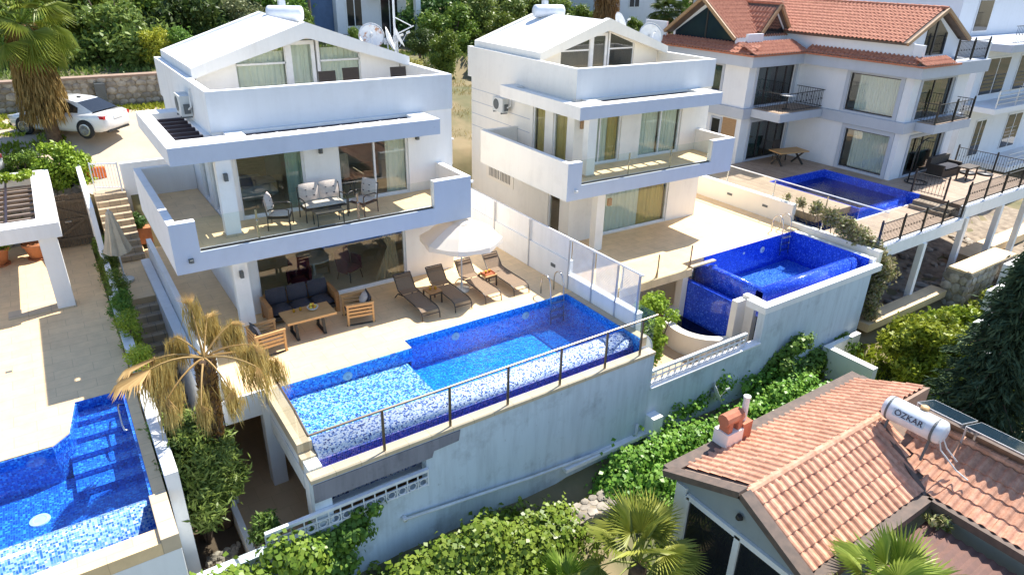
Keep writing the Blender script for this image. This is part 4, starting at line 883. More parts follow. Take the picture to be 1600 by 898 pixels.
def bargeboard(par, pts, t=.16):
    mb = MB()
    for a,b in zip(pts[:-1],pts[1:]): mb.bar(a,b,.1,t)
    part(par,'bargeboard',mb,MT['wood_panel'])
bargeboard(C,[(34.1,17.55,6.95),(37.1,17.55,8.42),(40.1,17.55,6.95)]); bargeboard(C,[(FX-.15,24.3,6.7),(FX-.15,26.8,8.55),(FX-.15,29.3,6.7)]); bargeboard(C,[(32.1,24.15,6.95),(33.3,24.15,8.3),(34.5,24.15,6.95)])
def skirt(p0, u, v, W_, H_, clip=None): part(C,'roof_tiles',tiles_joined(p0,u,v,W_,H_,.22,.30,clip),MT['villa_tile'],stuff=True)
skirt((WX-.6,22.7,6.1),(0,-1,0),(.6,0,.35),6.0,.7); skirt((FX-.55,22.6,6.1),(1,0,0),(0,.9,.4),4.5,1.2); skirt((FX-.6,31,6.1),(0,-1,0),(.6,0,.3),8.2,1.1); skirt((WX-.6,16.4,6.1),(1,0,0),(0,.6,.3),2.9,.6)
part(C,'gutter',MB().box(FX-.64,FX-.56,22.6,31,6.02,6.1).box(FX-.56,WX-.6,22.58,22.66,6.02,6.1).box(WX-.68,WX-.6,16.36,22.58,6.02,6.1).box(WX-.6,37.3,16.36,16.44,6.02,6.1),MT['old_tile'])
# ---------------------------------------------------------------- the wooden deck and its pool
T = thing('wooden_deck','raised wooden deck on white posts with lower step','deck',(33,15,.5))
part(T,'deck_floor',MB().box(26.4,29.0,15.6,23.1,.2,.5).box(29.0,34.4,20.0,23.1,.2,.5).box(33.6,41,13.1,20.0,.2,.5).box(26.4,33.6,13.0,15.1,-.3,0),MT['deck_boards'])
part(T,'beam',MB().box(26.5,33.5,12.72,12.98,-.55,-.02).box(33.62,41,12.82,13.08,-.1,.47).box(40.9,41.05,13.1,17,-.1,.47),MT['white_plaster'])
for x,y,z1 in ((30.3,12.75,-.55),(34.0,12.85,-.1),(40.6,12.9,-.1),(37.6,12.9,-.1)): part(T,'post',MB().box(x-.12,x+.12,y-.1,y+.14,-3.3,z1),MT['white_plaster'])
for i in range(3): part(T,'step',MB().box(33.0-.28*i,33.59-.28*i,13.2,14.9,-.3,.33-.17*i),MT['rubble'])
part(T,'fascia',MB().box(28.9,33.6,15.1,15.18,-.3,-.01),MT['white_plaster'])
T = thing('deck_railing','black iron railing along the edge of the wooden deck','railing',(34,13,.5))
iron_rail(T,(26.6,12.86,0),(33.4,12.86,0),.95,.11); iron_rail(T,(33.75,12.95,.5),(40.9,12.95,.5),.95,.11); iron_rail(T,(33.5,12.9,.05),(33.72,13.0,.5),.95,.12,posts=False); iron_rail(T,(40.95,13.0,.5),(40.95,16.9,.5),.95,.12); iron_rail(T,(33.7,15.4,.5),(33.75,13.9,.5),.95,.14)
T = thing('swimming_pool','blue pool set into the wooden deck of the tiled villa','swimming pool',(31.5,17.5,-1))
part(T,'basin_floor',MB().box(29.0,33.6,15.2,20.0,-1.1,-1.0),MT['mosaic_deep']); part(T,'basin_wall',MB().box(29.0,33.6,19.9,20.0,-1.0,.495).box(29.0,29.08,15.2,19.9,-1.0,.495).box(33.5,33.6,14.9,19.9,-1.0,.495),MT['mosaic_deep'])
part(T,'overflow_weir',MB().prism_x([(15.65,-1.0),(15.2,-1.0),(15.2,.0),(15.3,.22),(15.42,.32),(15.52,.32),(15.62,.25),(15.65,.1)],29.08,33.2),MT['mosaic_deep'],True)
part(T,'water',MB().quad((29.08,15.6,.1),(33.5,15.6,.1),(33.5,19.9,.1),(29.08,19.9,.1)),MT['dark_pool_water'])
# furniture on the deck
T = thing('deck_table','wooden trestle table on the deck beside the rear glass doors','table',(32.6,21.6,.5))
part(T,'table_top',MB().obox((32.6,21.6,1.24),(1.9,.95,.06),R(-12)),MT['teak_light'])
for s in (-1,1):
    q = Vector((32.6,21.6,0))+Matrix.Rotation(R(-12),3,'Z')@Vector((s*.7,0,0))
    part(T,'trestle',MB().bar((q.x,q.y-.35,.5),(q.x,q.y+.3,1.2),.08).bar((q.x,q.y+.35,.5),(q.x,q.y-.3,1.2),.08),MT['black_metal'])
T = thing('deck_chair','black wicker chair behind the trestle table on the deck','chair',(33.0,22.5,.5))
part(T,'seat',MB().cushion((33.0,22.4,.92),(.6,.6,.14),puff=.8),MT['rattan'],True); part(T,'backrest',MB().cushion((33.0,22.72,1.25),(.62,.6,.12),rx=R(80),puff=.7),MT['rattan'],True)
for a in (-.24,.24):
    for b in (-.24,.24): part(T,'leg',MB().bar((33.0+a,22.4+b,.5),(33.0+a,22.4+b,.9),.04),MT['black_metal'])
T = thing('rattan_sofa','dark rattan sofa with cushions beside the deck doors','sofa',(38.2,16.2,.5))
part(T,'base',MB().box(37.3,39.2,15.8,16.6,.52,.86),MT['rattan']); part(T,'backrest',MB().box(37.3,39.2,16.5,16.7,.86,1.4),MT['rattan'])
for x in (37.3,39.05): part(T,'armrest',MB().box(x,x+.16,15.8,16.5,.86,1.12),MT['rattan'])
part(T,'cushion',MB().cushion((38.25,16.12,.95),(1.7,.7,.2),puff=.8),MT['charcoal_fabric'],True)
T = thing('rattan_table','low dark rattan table in front of the deck sofa','table',(38.4,15.1,.5))
part(T,'table_top',MB().box(37.9,39.0,14.85,15.45,1.1,1.16),MT['rattan'])
for a in (37.95,38.9):
    for b in (14.9,15.35): part(T,'leg',MB().box(a,a+.06,b,b+.06,.5,1.1),MT['rattan'])
for k,(x,y,l) in enumerate(((39.6,15.6,'round black parasol base on the deck nearer the sofa'),(40.2,15.0,'round black parasol base on the deck nearer the railing'))):
    T = thing('umbrella_stand',l,'parasol base',(x,y,.5)); part(T,'disc',MB().lathe([(.38,0),(.38,.06),(.3,.1),(.05,.12),(.05,.3),(0,.3)],(x,y,.5),20),MT['black_metal'],True)
T = thing('hanging_chair_stand','curved black stand of a hanging chair on the deck','chair stand',(35.1,16.2,.5))
part(T,'pole',MB().tube([(35.0,16.3,.52),(35.02,16.3,1.6),(35.1,16.3,2.2),(35.35,16.25,2.55),(35.7,16.2,2.68),(36.05,16.15,2.66)],.035,8),MT['black_iron'],True); part(T,'ring_base',MB().tube([(35.4+.5*math.cos(2*math.pi*i/20),16.1+.5*math.sin(2*math.pi*i/20),.54) for i in range(21)],.03,6,False),MT['black_iron'])
T = thing('balcony_table','small white topped table on the rear balcony of the tiled villa','table',(32.2,22.0,3.39))
part(T,'table_top',MB().lathe([(0,0),(.4,0),(.4,.03),(0,.03)],(32.2,22.0,4.1),18),MT['white_frame']); part(T,'leg',MB().tube([(32.2,22.0,3.39),(32.2,22.0,4.1)],.03,8).lathe([(.22,0),(.2,.03),(0,.04)],(32.2,22,3.39),14),MT['black_metal'])

# ---------------------------------------------------------------- cottage with terracotta roof in front
D = thing('tiled_cottage','sage green cottage with terracotta tiled roof in the front right corner','house',(13,6.5,-5))

part(D,'gable_wall',MB().prism_x([(4.95,-5.5),(8.3,-5.5),(8.3,-1.15),(6.5,-.33),(4.95,-1.15)],10.72,10.9),MT['sage_plaster'])
part(D,'wall',MB().box(10.9,18.2,8.12,8.3,-5.5,-1.12).box(10.9,15.4,4.95,5.12,-5.5,-1.12).box(15.4,15.55,-3,4.95,-5.5,-1.12),MT['sage_plaster'])
part(D,'corner_trim',MB().box(10.66,10.72,8.0,8.32,-5.5,-1.2).box(10.72,10.9,8.3,8.34,-5.5,-1.2),MT['weathered_plaster'])
fr = MB()
for a,b in (((7.95,-4.9),(7.95,-1.38)),((7.95,-1.38),(5.1,-1.38)),((6.45,-4.9),(6.45,-1.38)),((5.1,-1.38),(5.1,-4.9))): fr.bar((10.69,a[0],a[1]),(10.69,b[0],b[1]),.1,.15)
part(D,'window_frame',fr,MT['weathered_plaster'])
for p in ([(6.52,-4.9),(7.88,-4.9),(7.88,-1.45),(6.52,-1.45)],[(5.17,-4.9),(6.38,-4.9),(6.38,-1.45),(5.17,-1.45)]): part(D,'pane',MB().prism_x(p,10.695,10.705),MT['car_glass'])
part(D,'interior',MB().box(12.2,12.3,5.2,8.1,-5.5,-1.2),MT['interior_wall']); part(D,'lamp',MB().lathe([(0,.1),(.06,.08),(.09,0),(0,0)],(10.66,6.5,-.85),12,(-1,0,0)),MT['black_metal'])
# bargeboards and gutters
part(D,'bargeboard',MB().bar((10.62,8.62,-1.08),(10.62,6.5,-.16),.30,.16).bar((10.62,6.5,-.16),(10.62,4.66,-1.08),.30,.16),MT['brown_fascia'])
part(D,'eave_board',MB().box(10.6,18.6,8.42,8.74,-1.2,-.97).box(18.4,18.62,2.0,8.42,-1.2,-.95).box(10.76,15.1,4.52,4.82,-1.22,-1.02).box(15.0,15.2,-3,4.62,-1.22,-1.02),MT['brown_fascia'])
# tiled slopes: nearest and largest tiles are single pieces
tv, tf = tile_mesh(.235,.42*1.1,'tile',None); tile_me = mesh_from('roof_tile',tv,tf,MT['terracotta_tile'])
Lr = ROOT[D.name][0]; cnt = 0; rest = MB()
roof = part(D,'roof',MB().prism_x([(8.42,-1.06),(6.5,-.23),(4.84,-1.06),(4.84,-1.12),(8.42,-1.12)],10.76,15.6).prism_x([(8.42,-1.06),(6.5,-.23),(6.5,-1.12),(8.42,-1.12)],15.6,18.4).prism_y([(15.2,-1.06),(16.7,-.23),(18.3,-1.06),(18.3,-1.12),(15.2,-1.12)],-3,6.45),MT['mortar'])
def slope(p0,u,v,W_,H_,clip,lim):
    global cnt
    M = slope_frame(p0,u,v); M3 = np.array(M.to_3x3()); t = np.array(M.translation); va = np.array(tv); k = 0
    for j in range(int(round(H_/.385))):
        for i in range(int(W_/.235)):
            a = (i+.5)*.235; b = (j+.5)*.385
            if not clip(a,b): continue
            k += 1
            if k <= lim:
                o = bpy.data.objects.new('roof_tile',tile_me); COL.objects.link(o); o.parent = roof
                J = Matrix.Rotation(random.uniform(-.02,.02),4,'Z') @ Matrix.Rotation(random.uniform(-.015,.015),4,'X')
                o.matrix_basis = Matrix.Translation(-Lr) @ M @ Matrix.Translation((a+random.uniform(-.006,.006),b+random.uniform(-.008,.008),.035+random.uniform(0,.008))) @ J
            else:
                q = (va+np.array([a,b,.035]))@M3.T+t; rest.add([tuple(r) for r in q],tf)
slope((10.8,4.86,-1.05),(1,0,0),(0,1.64,.83),5.2,1.9,lambda a,b: a < 4.25+b*.62, 110)                       # front slope, cut by the valley
slope((18.35,8.40,-1.05),(-1,0,0),(0,-1.9,.83),7.5,2.08,lambda a,b: True, 150)                               # rear slope
slope((15.22,6.4,-1.05),(0,-1,0),(1.48,0,.83),9.2,1.6,lambda a,b: a > 1.5-b*.85, 40)                         # wing slope
if rest.v: part(D,'roof_tile',rest,MT['terracotta_tile'],stuff=True)
for i in range(15): part(D,'ridge_tile',MB().tube([(10.72+i*.335,6.5,-.21),(10.72+i*.335+.38,6.5,-.19)],[.10,.108],10),MT['terracotta_tile'])
for i in range(26): part(D,'ridge_tile',MB().tube([(16.7,6.3-i*.335,-.21),(16.7,6.3-i*.335-.38,-.19)],[.10,.108],10),MT['terracotta_tile'])
part(D,'valley',MB().bar((15.75,6.45,-.2),(15.1,4.7,-1.02),.14,.03),MT['brown_fascia'])
T = thing('chimney','stubby chimney with terracotta cap and pink flue on the cottage eave','chimney',(12.7,8.5,-1.3))
part(T,'stack',MB().box(12.35,12.95,8.3,8.75,-1.4,-.55),MT['weathered_plaster']); part(T,'plinth',MB().box(12.95,13.3,8.32,8.72,-1.4,-.45),MT['old_tile'])
part(T,'cap',MB().tube([(12.32,8.5,-.2),(12.95,8.5,-.2)],.17,10).box(12.4,12.55,8.35,8.65,-.55,-.2).box(12.75,12.9,8.35,8.65,-.55,-.2),MT['old_tile']); part(T,'flue',MB().tube([(13.12,8.5,-.45),(13.12,8.5,.2)],.08,10).tube([(13.12,8.5,.2),(13.12,8.5,.26)],.095,10),MT['dish_white'])
T = thing('solar_water_heater','white solar tank lettered OZKAR with brass fittings on the cottage roof','water heater',(15.85,5.7,.1))
part(T,'tank',MB().lathe([(0,0),(.2,.01),(.28,.06),(.3,.12),(.3,1.34),(.28,1.4),(.2,1.45),(0,1.46)],(15.8,6.42,.24),24,(.02,-1,0)),MT['tank_enamel'],True)
for y in (6.28,5.2): part(T,'strap',MB().lathe([(.305,0),(.308,.01),(.308,.04),(.305,.05)],(15.8,y,.24),24,(.02,-1,0)),MT['ac_dark'])
for q_ in (6.2,5.2): part(T,'stand_leg',MB().bar((15.7,q_,.1),(15.55,q_,-.55),.05),MT['ac_dark'])
part(T,'valve_cap',MB().lathe([(.1,0),(.1,.1),(.07,.12),(0,.12)],(15.95,5.6,.5),12),MT['teak_light'])
part(T,'pipe',MB().tube([(15.62,5.0,.22),(15.66,4.9,-.1),(15.75,4.5,-.45),(15.7,4.2,-.5)],.018,6).tube([(15.75,4.98,.2),(15.85,4.85,-.1),(15.95,4.6,-.35)],.018,6),MT['ac_white'])
tc = bpy.data.curves.new('lettering','FONT'); tc.body = 'ÖZKAR'; tc.size = .2; tc.align_x = 'CENTER'; tc.align_y = 'CENTER'; tc.extrude = .002
to = bpy.data.objects.new('lettering_src',tc); COL.objects.link(to); dg = bpy.context.evaluated_depsgraph_get(); tme = bpy.data.meshes.new_from_object(to.evaluated_get(dg)); COL.objects.unlink(to); bpy.data.objects.remove(to)
tme.materials.clear(); tme.materials.append(MT['lettering'])
Lt = ROOT[T.name][0]
o = part_me(T,'lettering',tme); o.matrix_basis = Matrix.Translation(Vector((15.515,5.72,.36))-Lt) @ Matrix(((0,.38,-.92,0),(-1,0,0,0),(0,.92,.38,0),(0,0,0,1)))
part(T,'badge',MB().add([(15.8-.306*math.cos(a)+0, y, .24+.306*math.sin(a)) for a in (R(5),R(40)) for y in (6.1,5.35)],[(0,1,3,2)]),MT['pole_grey'])
T = thing('solar_collector','dark glass solar collector nearest the tank','solar collector',(16.9,5.2,-.2)); q = [(16.75,6.0,.2),(17.5,6.0,-.25),(17.5,4.95,-.25),(16.75,4.95,.2)]
for T,y0,y1 in ((T,6.0,4.95),(thing('solar_collector','dark glass solar collector farther from the tank','solar collector',(16.9,4,-.2)),4.85,3.4)):
    part(T,'glass',MB().prism_y([(16.55,.22),(17.5,-.06),(17.5,.0),(16.55,.28)],y1,y0),MT['solar_glass']); part(T,'frame',MB().bar((16.55,y0,.26),(17.5,y0,-.02),.03).bar((16.55,y1,.26),(17.5,y1,-.02),.03).bar((16.55,y0,.26),(16.55,y1,.26),.03).bar((17.5,y0,-.02),(17.5,y1,-.02),.03).bar((17.4,y0,-.05),(17.4,y0,-.6),.04).bar((16.6,y0,.2),(16.6,y0,-.3),.04),MT['pole_grey'])
T = thing('porch_roof','brown corrugated metal porch roof below the cottage eave','roof',(14,3,-2.3)); mb = MB(); nc = 70
for i in range(nc):
    y0 = 4.45-i*.11; y1 = y0-.11; zz = lambda y,k: -2.0+.035*(1 if k % 2 else -1)
    mb.quad((11.6,y0,-1.75+.05*(i%2)),(11.6,y1,-1.75+.05*((i+1)%2)),(14.9,y1,-1.5+.05*((i+1)%2)),(14.9,y0,-1.5+.05*(i%2)))
part(T,'corrugated_sheet',mb,MT['brown_metal']); part(T,'support',MB().box(11.7,11.8,-2.5,4.4,-1.95,-1.8),MT['brown_metal'])
# ---------------------------------------------------------------- houses in the background
def bg_house(label, x0, x1, y0, y1, z0, z1, roof='flat', wins=(), mt='house_white', rail=None, ztop=None):
    T = thing('background_house',label,'house',((x0+x1)/2,(y0+y1)/2,z0)); part(T,'wall',MB().box(x0,x1,y0,y1,z0,z1),MT[mt])
    for (a,b,za,zb) in wins:
        f = part(T,'window',MB().box(a-.08,b+.08,y0-.05,y0-.01,za-.08,zb+.08),MT['white_frame']); part(f,'pane',MB().box(a,b,y0-.07,y0-.051,za,zb),MT['car_glass']); part(f,'mullion',MB().box((a+b)/2-.03,(a+b)/2+.03,y0-.08,y0-.071,za,zb),MT['white_frame'])
    return T
T = bg_house('white house with blue side and orange awning behind the near villa',17.2,22.2,46,53,3,10.5,wins=((17.9,18.9,6.0,8.0),(20.3,21.5,5.2,7.9)))
part(T,'blue_wall',MB().box(14.2,17.19,46.6,53,3,10.5),MT['blue_bedspread']); part(T,'awning_roof',tiles_joined((19.3,44.6,7.9),(1,0,0),(0,1.3,.45),3.2,1.4,.25,.3),MT['old_tile'],stuff=True); part(T,'balcony_slab',MB().box(14.5,22.2,44.7,45.99,4.3,4.6),MT['house_white'])
iron_rail(T,(14.6,44.8,4.6),(18.8,44.8,4.6),1.0,.16,posts=False); iron_rail(T,(19.3,44.8,4.6),(22.1,44.8,4.6),1.0,.16,posts=False); part(T,'pillar',MB().box(22.25,22.6,44.6,45.0,2.8,11),MT['house_white'])
T = bg_house('large white apartment house with grey railings at the right edge',46.6,60,19.5,30,-2,6.0,wins=((47.5,50.5,3.3,5.4),(52,55,3.3,5.4),(48.6,49.8,-.6,1.6),(53,55,-.6,1.6)))
part(T,'balcony_slab',MB().box(45.8,60,17.6,19.49,2.6,2.9).box(49.5,60,17.4,19.49,-1.3,-1.0),MT['house_white']); part(T,'roof_slab',MB().box(46.0,60,17.8,30,6.0,6.4),MT['grey_band'])
for z in (3.15,3.4,3.65,3.9): part(T,'rail_bar',MB().bar((45.9,17.7,z),(60,17.7,z),.04),MT['pole_grey'])
for z in (-.75,-.5,-.2): part(T,'rail_bar',MB().bar((49.6,17.5,z),(60,17.5,z),.04),MT['white_frame'])
for x in (46,48.5,51,53.5,56): part(T,'rail_post',MB().bar((x,17.7,2.9),(x,17.7,3.95),.05),MT['pole_grey'])
part(T,'upper_wall',MB().box(48,60,22,30,6.4,9.0),MT['house_white']); iron_rail(T,(46.2,18.0,6.4),(60,18.0,6.4),1.0,.2,posts=False)
f = part(T,'window',MB().box(50,52,21.95,21.99,6.6,8.6),MT['white_frame']); part(f,'pane',MB().box(50.1,51.9,21.92,21.945,6.7,8.5),MT['car_glass']); part(T,'solar_array',MB().prism_y([(50,9.0),(54,9.0),(54,9.1),(50,9.1)],22.5,25),MT['solar_glass'])
T = bg_house('pale grey gabled house wall behind the tiled villa',44,52,33,40,3,8.2,mt='house_white'); part(T,'gable',MB().prism_y([(44,8.2),(52,8.2),(46.5,10.2)],33,33.3),MT['house_white']); gable(T,'y',33.4,40,47.5,4.3,8.0,10.0,'old_tile',.3,.4)
T = bg_house('white house with red tiled roof beyond the tiled villa',40,47,44,52,4,9.5,wins=((41,42,7,8.6),(44,45.5,7,8.6))); gable(T,'x',39.5,47.5,48,4.5,9.4,11.2,'old_tile',.3,.4)
# ---------------------------------------------------------------- loungers on the near terrace
def make_lounger():
    T = thing('sun_lounger','x','sun lounger',(0,0,0),0,'sun loungers by the long pool')
    w = .30
    for s in (-1,1):
        part(T,'frame_rail',MB().tube([(s*w,1.55,.78),(s*w,1.2,.36),(s*w,.9,.33),(s*w,.3,.33),(s*w,-.25,.33),(s*w,-.42,.28),(s*w,-.48,.16),(s*w,-.5,0)],.018,7),MT['sling_frame'],True,local=True)
        part(T,'rear_leg',MB().tube([(s*w,.85,.32),(s*w,1.25,.22),(s*w,1.48,.0)],.018,7),MT['sling_frame'],True,local=True)
        part(T,'strut',MB().tube([(s*w*.9,1.42,.62),(s*w*.9,1.22,.3)],.01,6),MT['sling_frame'],local=True)
    part(T,'crossbar',MB().tube([(-w,1.55,.78),(w,1.55,.78)],.018,7).tube([(-w,-.47,.18),(w,-.47,.18)],.014,7).tube([(-w,1.25,.22),(w,1.25,.22)],.012,7),MT['sling_frame'],local=True)
    mb = MB(); prof = [(-.43,.275),(-.25,.325),(0,.315),(.3,.31),(.6,.315),(.88,.33)]
    for (a,za),(b,zb) in zip(prof[:-1],prof[1:]): mb.quad((-w+.02,a,za),(w-.02,a,za),(w-.02,b,zb),(-w+.02,b,zb))
    part(T,'sling_seat',mb,MT['sling_taupe'],True,local=True)
    mb = MB(); prof = [(.9,.34),(1.18,.36),(1.36,.555),(1.53,.765)]
    for (a,za),(b,zb) in zip(prof[:-1],prof[1:]): mb.quad((-w+.02,a,za),(w-.02,a,za),(w-.02,b,zb),(-w+.02,b,zb))
    part(T,'sling_back',mb,MT['sling_taupe'],local=True)
    part(T,'headrest',MB().box(-w+.03,w-.03,1.47,1.5,.70,.76).box(-w+.03,w-.03,1.42,1.47,.63,.70),MT['sling_taupe'],local=True)
    return T
lg = make_lounger()
for k,(x,lab) in enumerate(((8.48,'brown sling lounger nearest the garden armchair'),(9.64,'brown sling lounger between the juice table and the parasol pole'),(10.76,'sling lounger just right of the parasol pole'),(11.87,'sling lounger nearest the pool ladder'))):
    loc = (x,17.22,.0)
    if k == 0: lg.location = loc; lg['label'] = lab; L0 = lg
    else: copy_tree(lg,loc,R(random.uniform(-2,2)),lab)
def side_table(x, y, label, tray):
    T = thing('side_table',label,'side table',(x,y,0),R(4),'small tables between the loungers')
    part(T,'table_top',MB().box(-.23,.23,-.23,.23,.39,.43),MT['teak' if not tray else 'teak_light'],local=True)
    for a in (-1,1):
        for b in (-1,1): part(T,'leg',MB().box(a*.21-.02,a*.21+.02,b*.21-.02,b*.21+.02,0,.39),MT['sling_frame'],local=True)
        part(T,'rail',MB().box(-.2,.2,a*.21-.012,a*.21+.012,.34,.38),MT['sling_frame'],local=True)
def juice(x, y, z, label, r=.036):
    T = thing('juice_glass',label,'glass',(x,y,z)); part(T,'glass',MB().lathe([(r*.8,0),(r,.12),(r*.93,.12),(r*.74,.008),(0,.008)],(x,y,z+.001),14),MT['juice_glass'],True); part(T,'juice',MB().lathe([(0,.01),(r*.72,.01),(r*.88,.095),(0,.095)],(x,y,z+.001),14),MT['juice'])
side_table(9.1,17.8,'dark wooden side table with juice between the brown loungers',False); side_table(11.3,17.95,'side table with orange tray between the loungers beside the fence',True)
juice(9.03,17.83,.43,'left glass of orange juice on the dark side table',.05); juice(9.2,17.78,.43,'right glass of orange juice on the dark side table',.05)
single('serving_tray','red orange serving tray on the table near the fence','tray',MB().box(11.1,11.5,17.78,18.12,.43,.45).box(11.1,11.12,17.78,18.12,.45,.48).box(11.48,11.5,17.78,18.12,.45,.48),MT['red_tray'],(11.3,17.95,.43))
juice(11.22,17.95,.45,'left glass of juice on the orange tray',.05); juice(11.38,17.98,.45,'right glass of juice on the orange tray',.05)
# ---------------------------------------------------------------- parasols
def parasol_open(x, y, label):
    T = thing('parasol',label,'parasol',(x,y,0)); n = 8; Rr = 1.35; hz = 1.95; tz = 2.52
    part(T,'pole',MB().tube([(x,y,0),(x,y,2.66)],.028,10),MT['pole_grey']); part(T,'base',MB().lathe([(.27,0),(.27,.06),(.08,.09),(.04,.1),(.04,.3),(0,.3)],(x,y,0),20),MT['ac_white'],True)
    mb = MB(); vl = MB(); ring = []
    K = [.0,.16,.4,.7,1.0]; sub = 4; tot = n*sub
    def pt(i,k):
        a = 2*math.pi*i/tot+.2; f = (i % sub)/sub; sag = math.sin(math.pi*f)
        r = Rr*k*(1-(1-math.cos(math.pi/n))*sag*1.0); z = tz-(tz-hz)*(k**1.55)-.05*sag*k
        return (x+r*math.cos(a),y+r*math.sin(a),z)
    for i in range(tot):
        for k0,k1 in zip(K[1:-1],K[2:]): mb.quad(pt(i,k0),pt(i,k1),pt(i+1,k1),pt(i+1,k0))
        a,b = pt(i,1.0),pt(i+1,1.0); d0 = .15+.035*math.cos(2*math.pi*i/sub); d1 = .15+.035*math.cos(2*math.pi*(i+1)/sub)
        vl.quad((a[0],a[1],a[2]-d0),(b[0],b[1],b[2]-d1),b,a)
    part(T,'canopy',mb,MT['parasol_canvas'],True); part(T,'valance',vl,MT['parasol_canvas'],True)
    vt = MB()
    for i in range(16):
        a0 = 2*math.pi*i/16; a1 = 2*math.pi*(i+1)/16; r = .34*(1+.1*(i%2)); r1 = .34*(1+.1*((i+1)%2))
        vt.tri((x,y,tz+.1),(x+r*math.cos(a0),y+r*math.sin(a0),tz-.06-.02*(i%2)),(x+r1*math.cos(a1),y+r1*math.sin(a1),tz-.06-.02*((i+1)%2)))
    part(T,'vent_cap',vt,MT['parasol_canvas'],True)
    for i in range(n):
        a = 2*math.pi*i/n+.2; part(T,'rib',MB().bar((x,y,tz-.05),(x+Rr*math.cos(a),y+Rr*math.sin(a),hz-.02),.015),MT['pole_grey'])
    part(T,'finial',MB().lathe([(.03,0),(.035,.05),(.0,.12)],(x,y,2.64),10),MT['teak_light'])
parasol_open(10.33,18.05,'open cream canvas parasol with scalloped edge over the loungers')
x,y = .98,24.6; T = thing('parasol','closed beige parasol standing beside the stone steps','parasol',(x,y,0))
part(T,'pole',MB().tube([(x,y,0),(x,y,2.55)],.025,8),MT['white_frame']); part(T,'base',MB().lathe([(.28,0),(.28,.07),(.06,.1),(.04,.25),(0,.25)],(x,y,0),18),MT['ac_white'])
mb = MB(); prof = [(.04,2.5),(.10,2.42),(.11,2.3),(.17,2.0),(.26,1.5),(.36,1.05)]; n = 24
for (ra,za),(rb,zb_) in zip(prof[:-1],prof[1:]):
    for i in range(n):
        def q(i,r,z): a = 2*math.pi*i/n; rr = r*(1+.22*math.cos(a*6)*min(1,r/.2)); return (x+rr*math.cos(a),y+rr*math.sin(a),z+(.05*math.cos(a*6) if z < 1.1 else 0))
        mb.quad(q(i,rb,zb_),q(i+1,rb,zb_),q(i+1,ra,za),q(i,ra,za))
part(T,'canopy',mb,MT['parasol_beige'],True)

# ---------------------------------------------------------------- garden sofa set
T = thing('garden_sofa','teak framed garden sofa with charcoal cushions under the balcony','sofa',(5.2,19.2,0))
for x in (4.15,6.2): part(T,'arm_frame',MB().box(x,x+.12,18.72,19.62,.46,.66).box(x,x+.12,18.72,18.84,0,.46).box(x,x+.12,19.5,19.62,0,.46).box(x+.02,x+.10,18.84,19.5,.12,.46),MT['teak'])
part(T,'base',MB().box(4.27,6.2,18.76,19.56,.16,.28),MT['black_metal']); part(T,'back_frame',MB().box(4.27,6.2,19.55,19.62,.28,.72),MT['teak'])
for i in range(3):
    cx = 4.6+i*.645; part(T,'seat_cushion',MB().cushion((cx,19.1,.36),(.63,.72,.2),puff=.75),MT['charcoal_fabric'],True); part(T,'back_cushion',MB().cushion((cx,19.45,.66),(.62,.52,.2),rx=R(78),puff=.6),MT['charcoal_fabric'],True)
T = thing('coffee_table','teak topped garden table with dark slanted legs before the sofa','table',(5.06,17.9,0))
part(T,'table_top',MB().box(4.34,5.78,17.47,17.87,.60,.66).box(4.34,5.78,17.88,18.32,.60,.66),MT['teak_light'])
for x in (4.62,5.42):
    part(T,'leg_frame',MB().bar((x,17.6,.0),(x,17.7,.60),.08,.05).bar((x,18.22,.0),(x,18.1,.60),.08,.05).box(x-.04,x+.04,17.56,18.26,.0,.05),MT['black_metal'])
juice(4.72,18.1,.66,'left glass of orange juice on the teak garden table',.045); juice(4.92,18.12,.66,'right glass of orange juice on the teak garden table',.045)
T = thing('fruit_bowl','bowl of oranges and lemons on the teak garden table','fruit bowl',(5.25,18.0,.66))
part(T,'bowl',MB().lathe([(.06,0),(.13,.04),(.17,.10),(.16,.10),(.12,.05),(0,.02)],(5.25,18.0,.66),20),MT['bowl'],True)
for k,(a,r,z) in enumerate(((0,.08,.1),(1.3,.08,.1),(2.6,.08,.1),(3.8,.08,.1),(5.1,.08,.1),(.7,.02,.17),(2.9,.04,.17))): part(T,'fruit',MB().lathe([(0,-.045),(.03,-.035),(.045,0),(.03,.035),(0,.045)],(5.25+r*math.cos(a),18+r*math.sin(a),.66+z),10),MT['orange_fruit' if k%3 else 'yellow_fruit'],True)
def armchair(x, y, rz, label, pillow=False):
    T = thing('garden_armchair',label,'armchair',(x,y,0),rz,'teak garden armchairs')
    for s in (-1,1):                                    # slatted sides
        for k in range(4): part(T,'side_slat',MB().box(s*.37-.02,s*.37+.02,-.34,.36,.26+k*.115,.33+k*.115),MT['teak_light'],local=True)
        part(T,'side_frame',MB().box(s*.37-.03,s*.37+.03,-.40,-.34,0,.66).box(s*.37-.03,s*.37+.03,.36,.42,0,.66).box(s*.37-.035,s*.37+.035,-.42,.44,.66,.70),MT['teak_light'],local=True)
        part(T,'skid',MB().box(s*.37-.02,s*.37+.02,-.42,.44,.0,.035),MT['black_metal'],local=True)
    for k in range(4): part(T,'back_slat',MB().box(-.34,.34,.38,.42,.34+k*.11,.41+k*.11),MT['teak_light'],local=True)
    part(T,'seat_cushion',MB().cushion((0,-.02,.34),(.66,.7,.18),puff=.75),MT['charcoal_fabric'],True,local=True)
    part(T,'back_cushion',MB().cushion((0,.28,.62),(.62,.52,.18),rx=R(75),puff=.6),MT['charcoal_fabric'],True,local=True)
    if pillow: part(T,'pillow',MB().cushion((.1,.18,.72),(.42,.4,.16),rx=R(60),puff=.4),MT['taupe_fabric'],True,local=True)
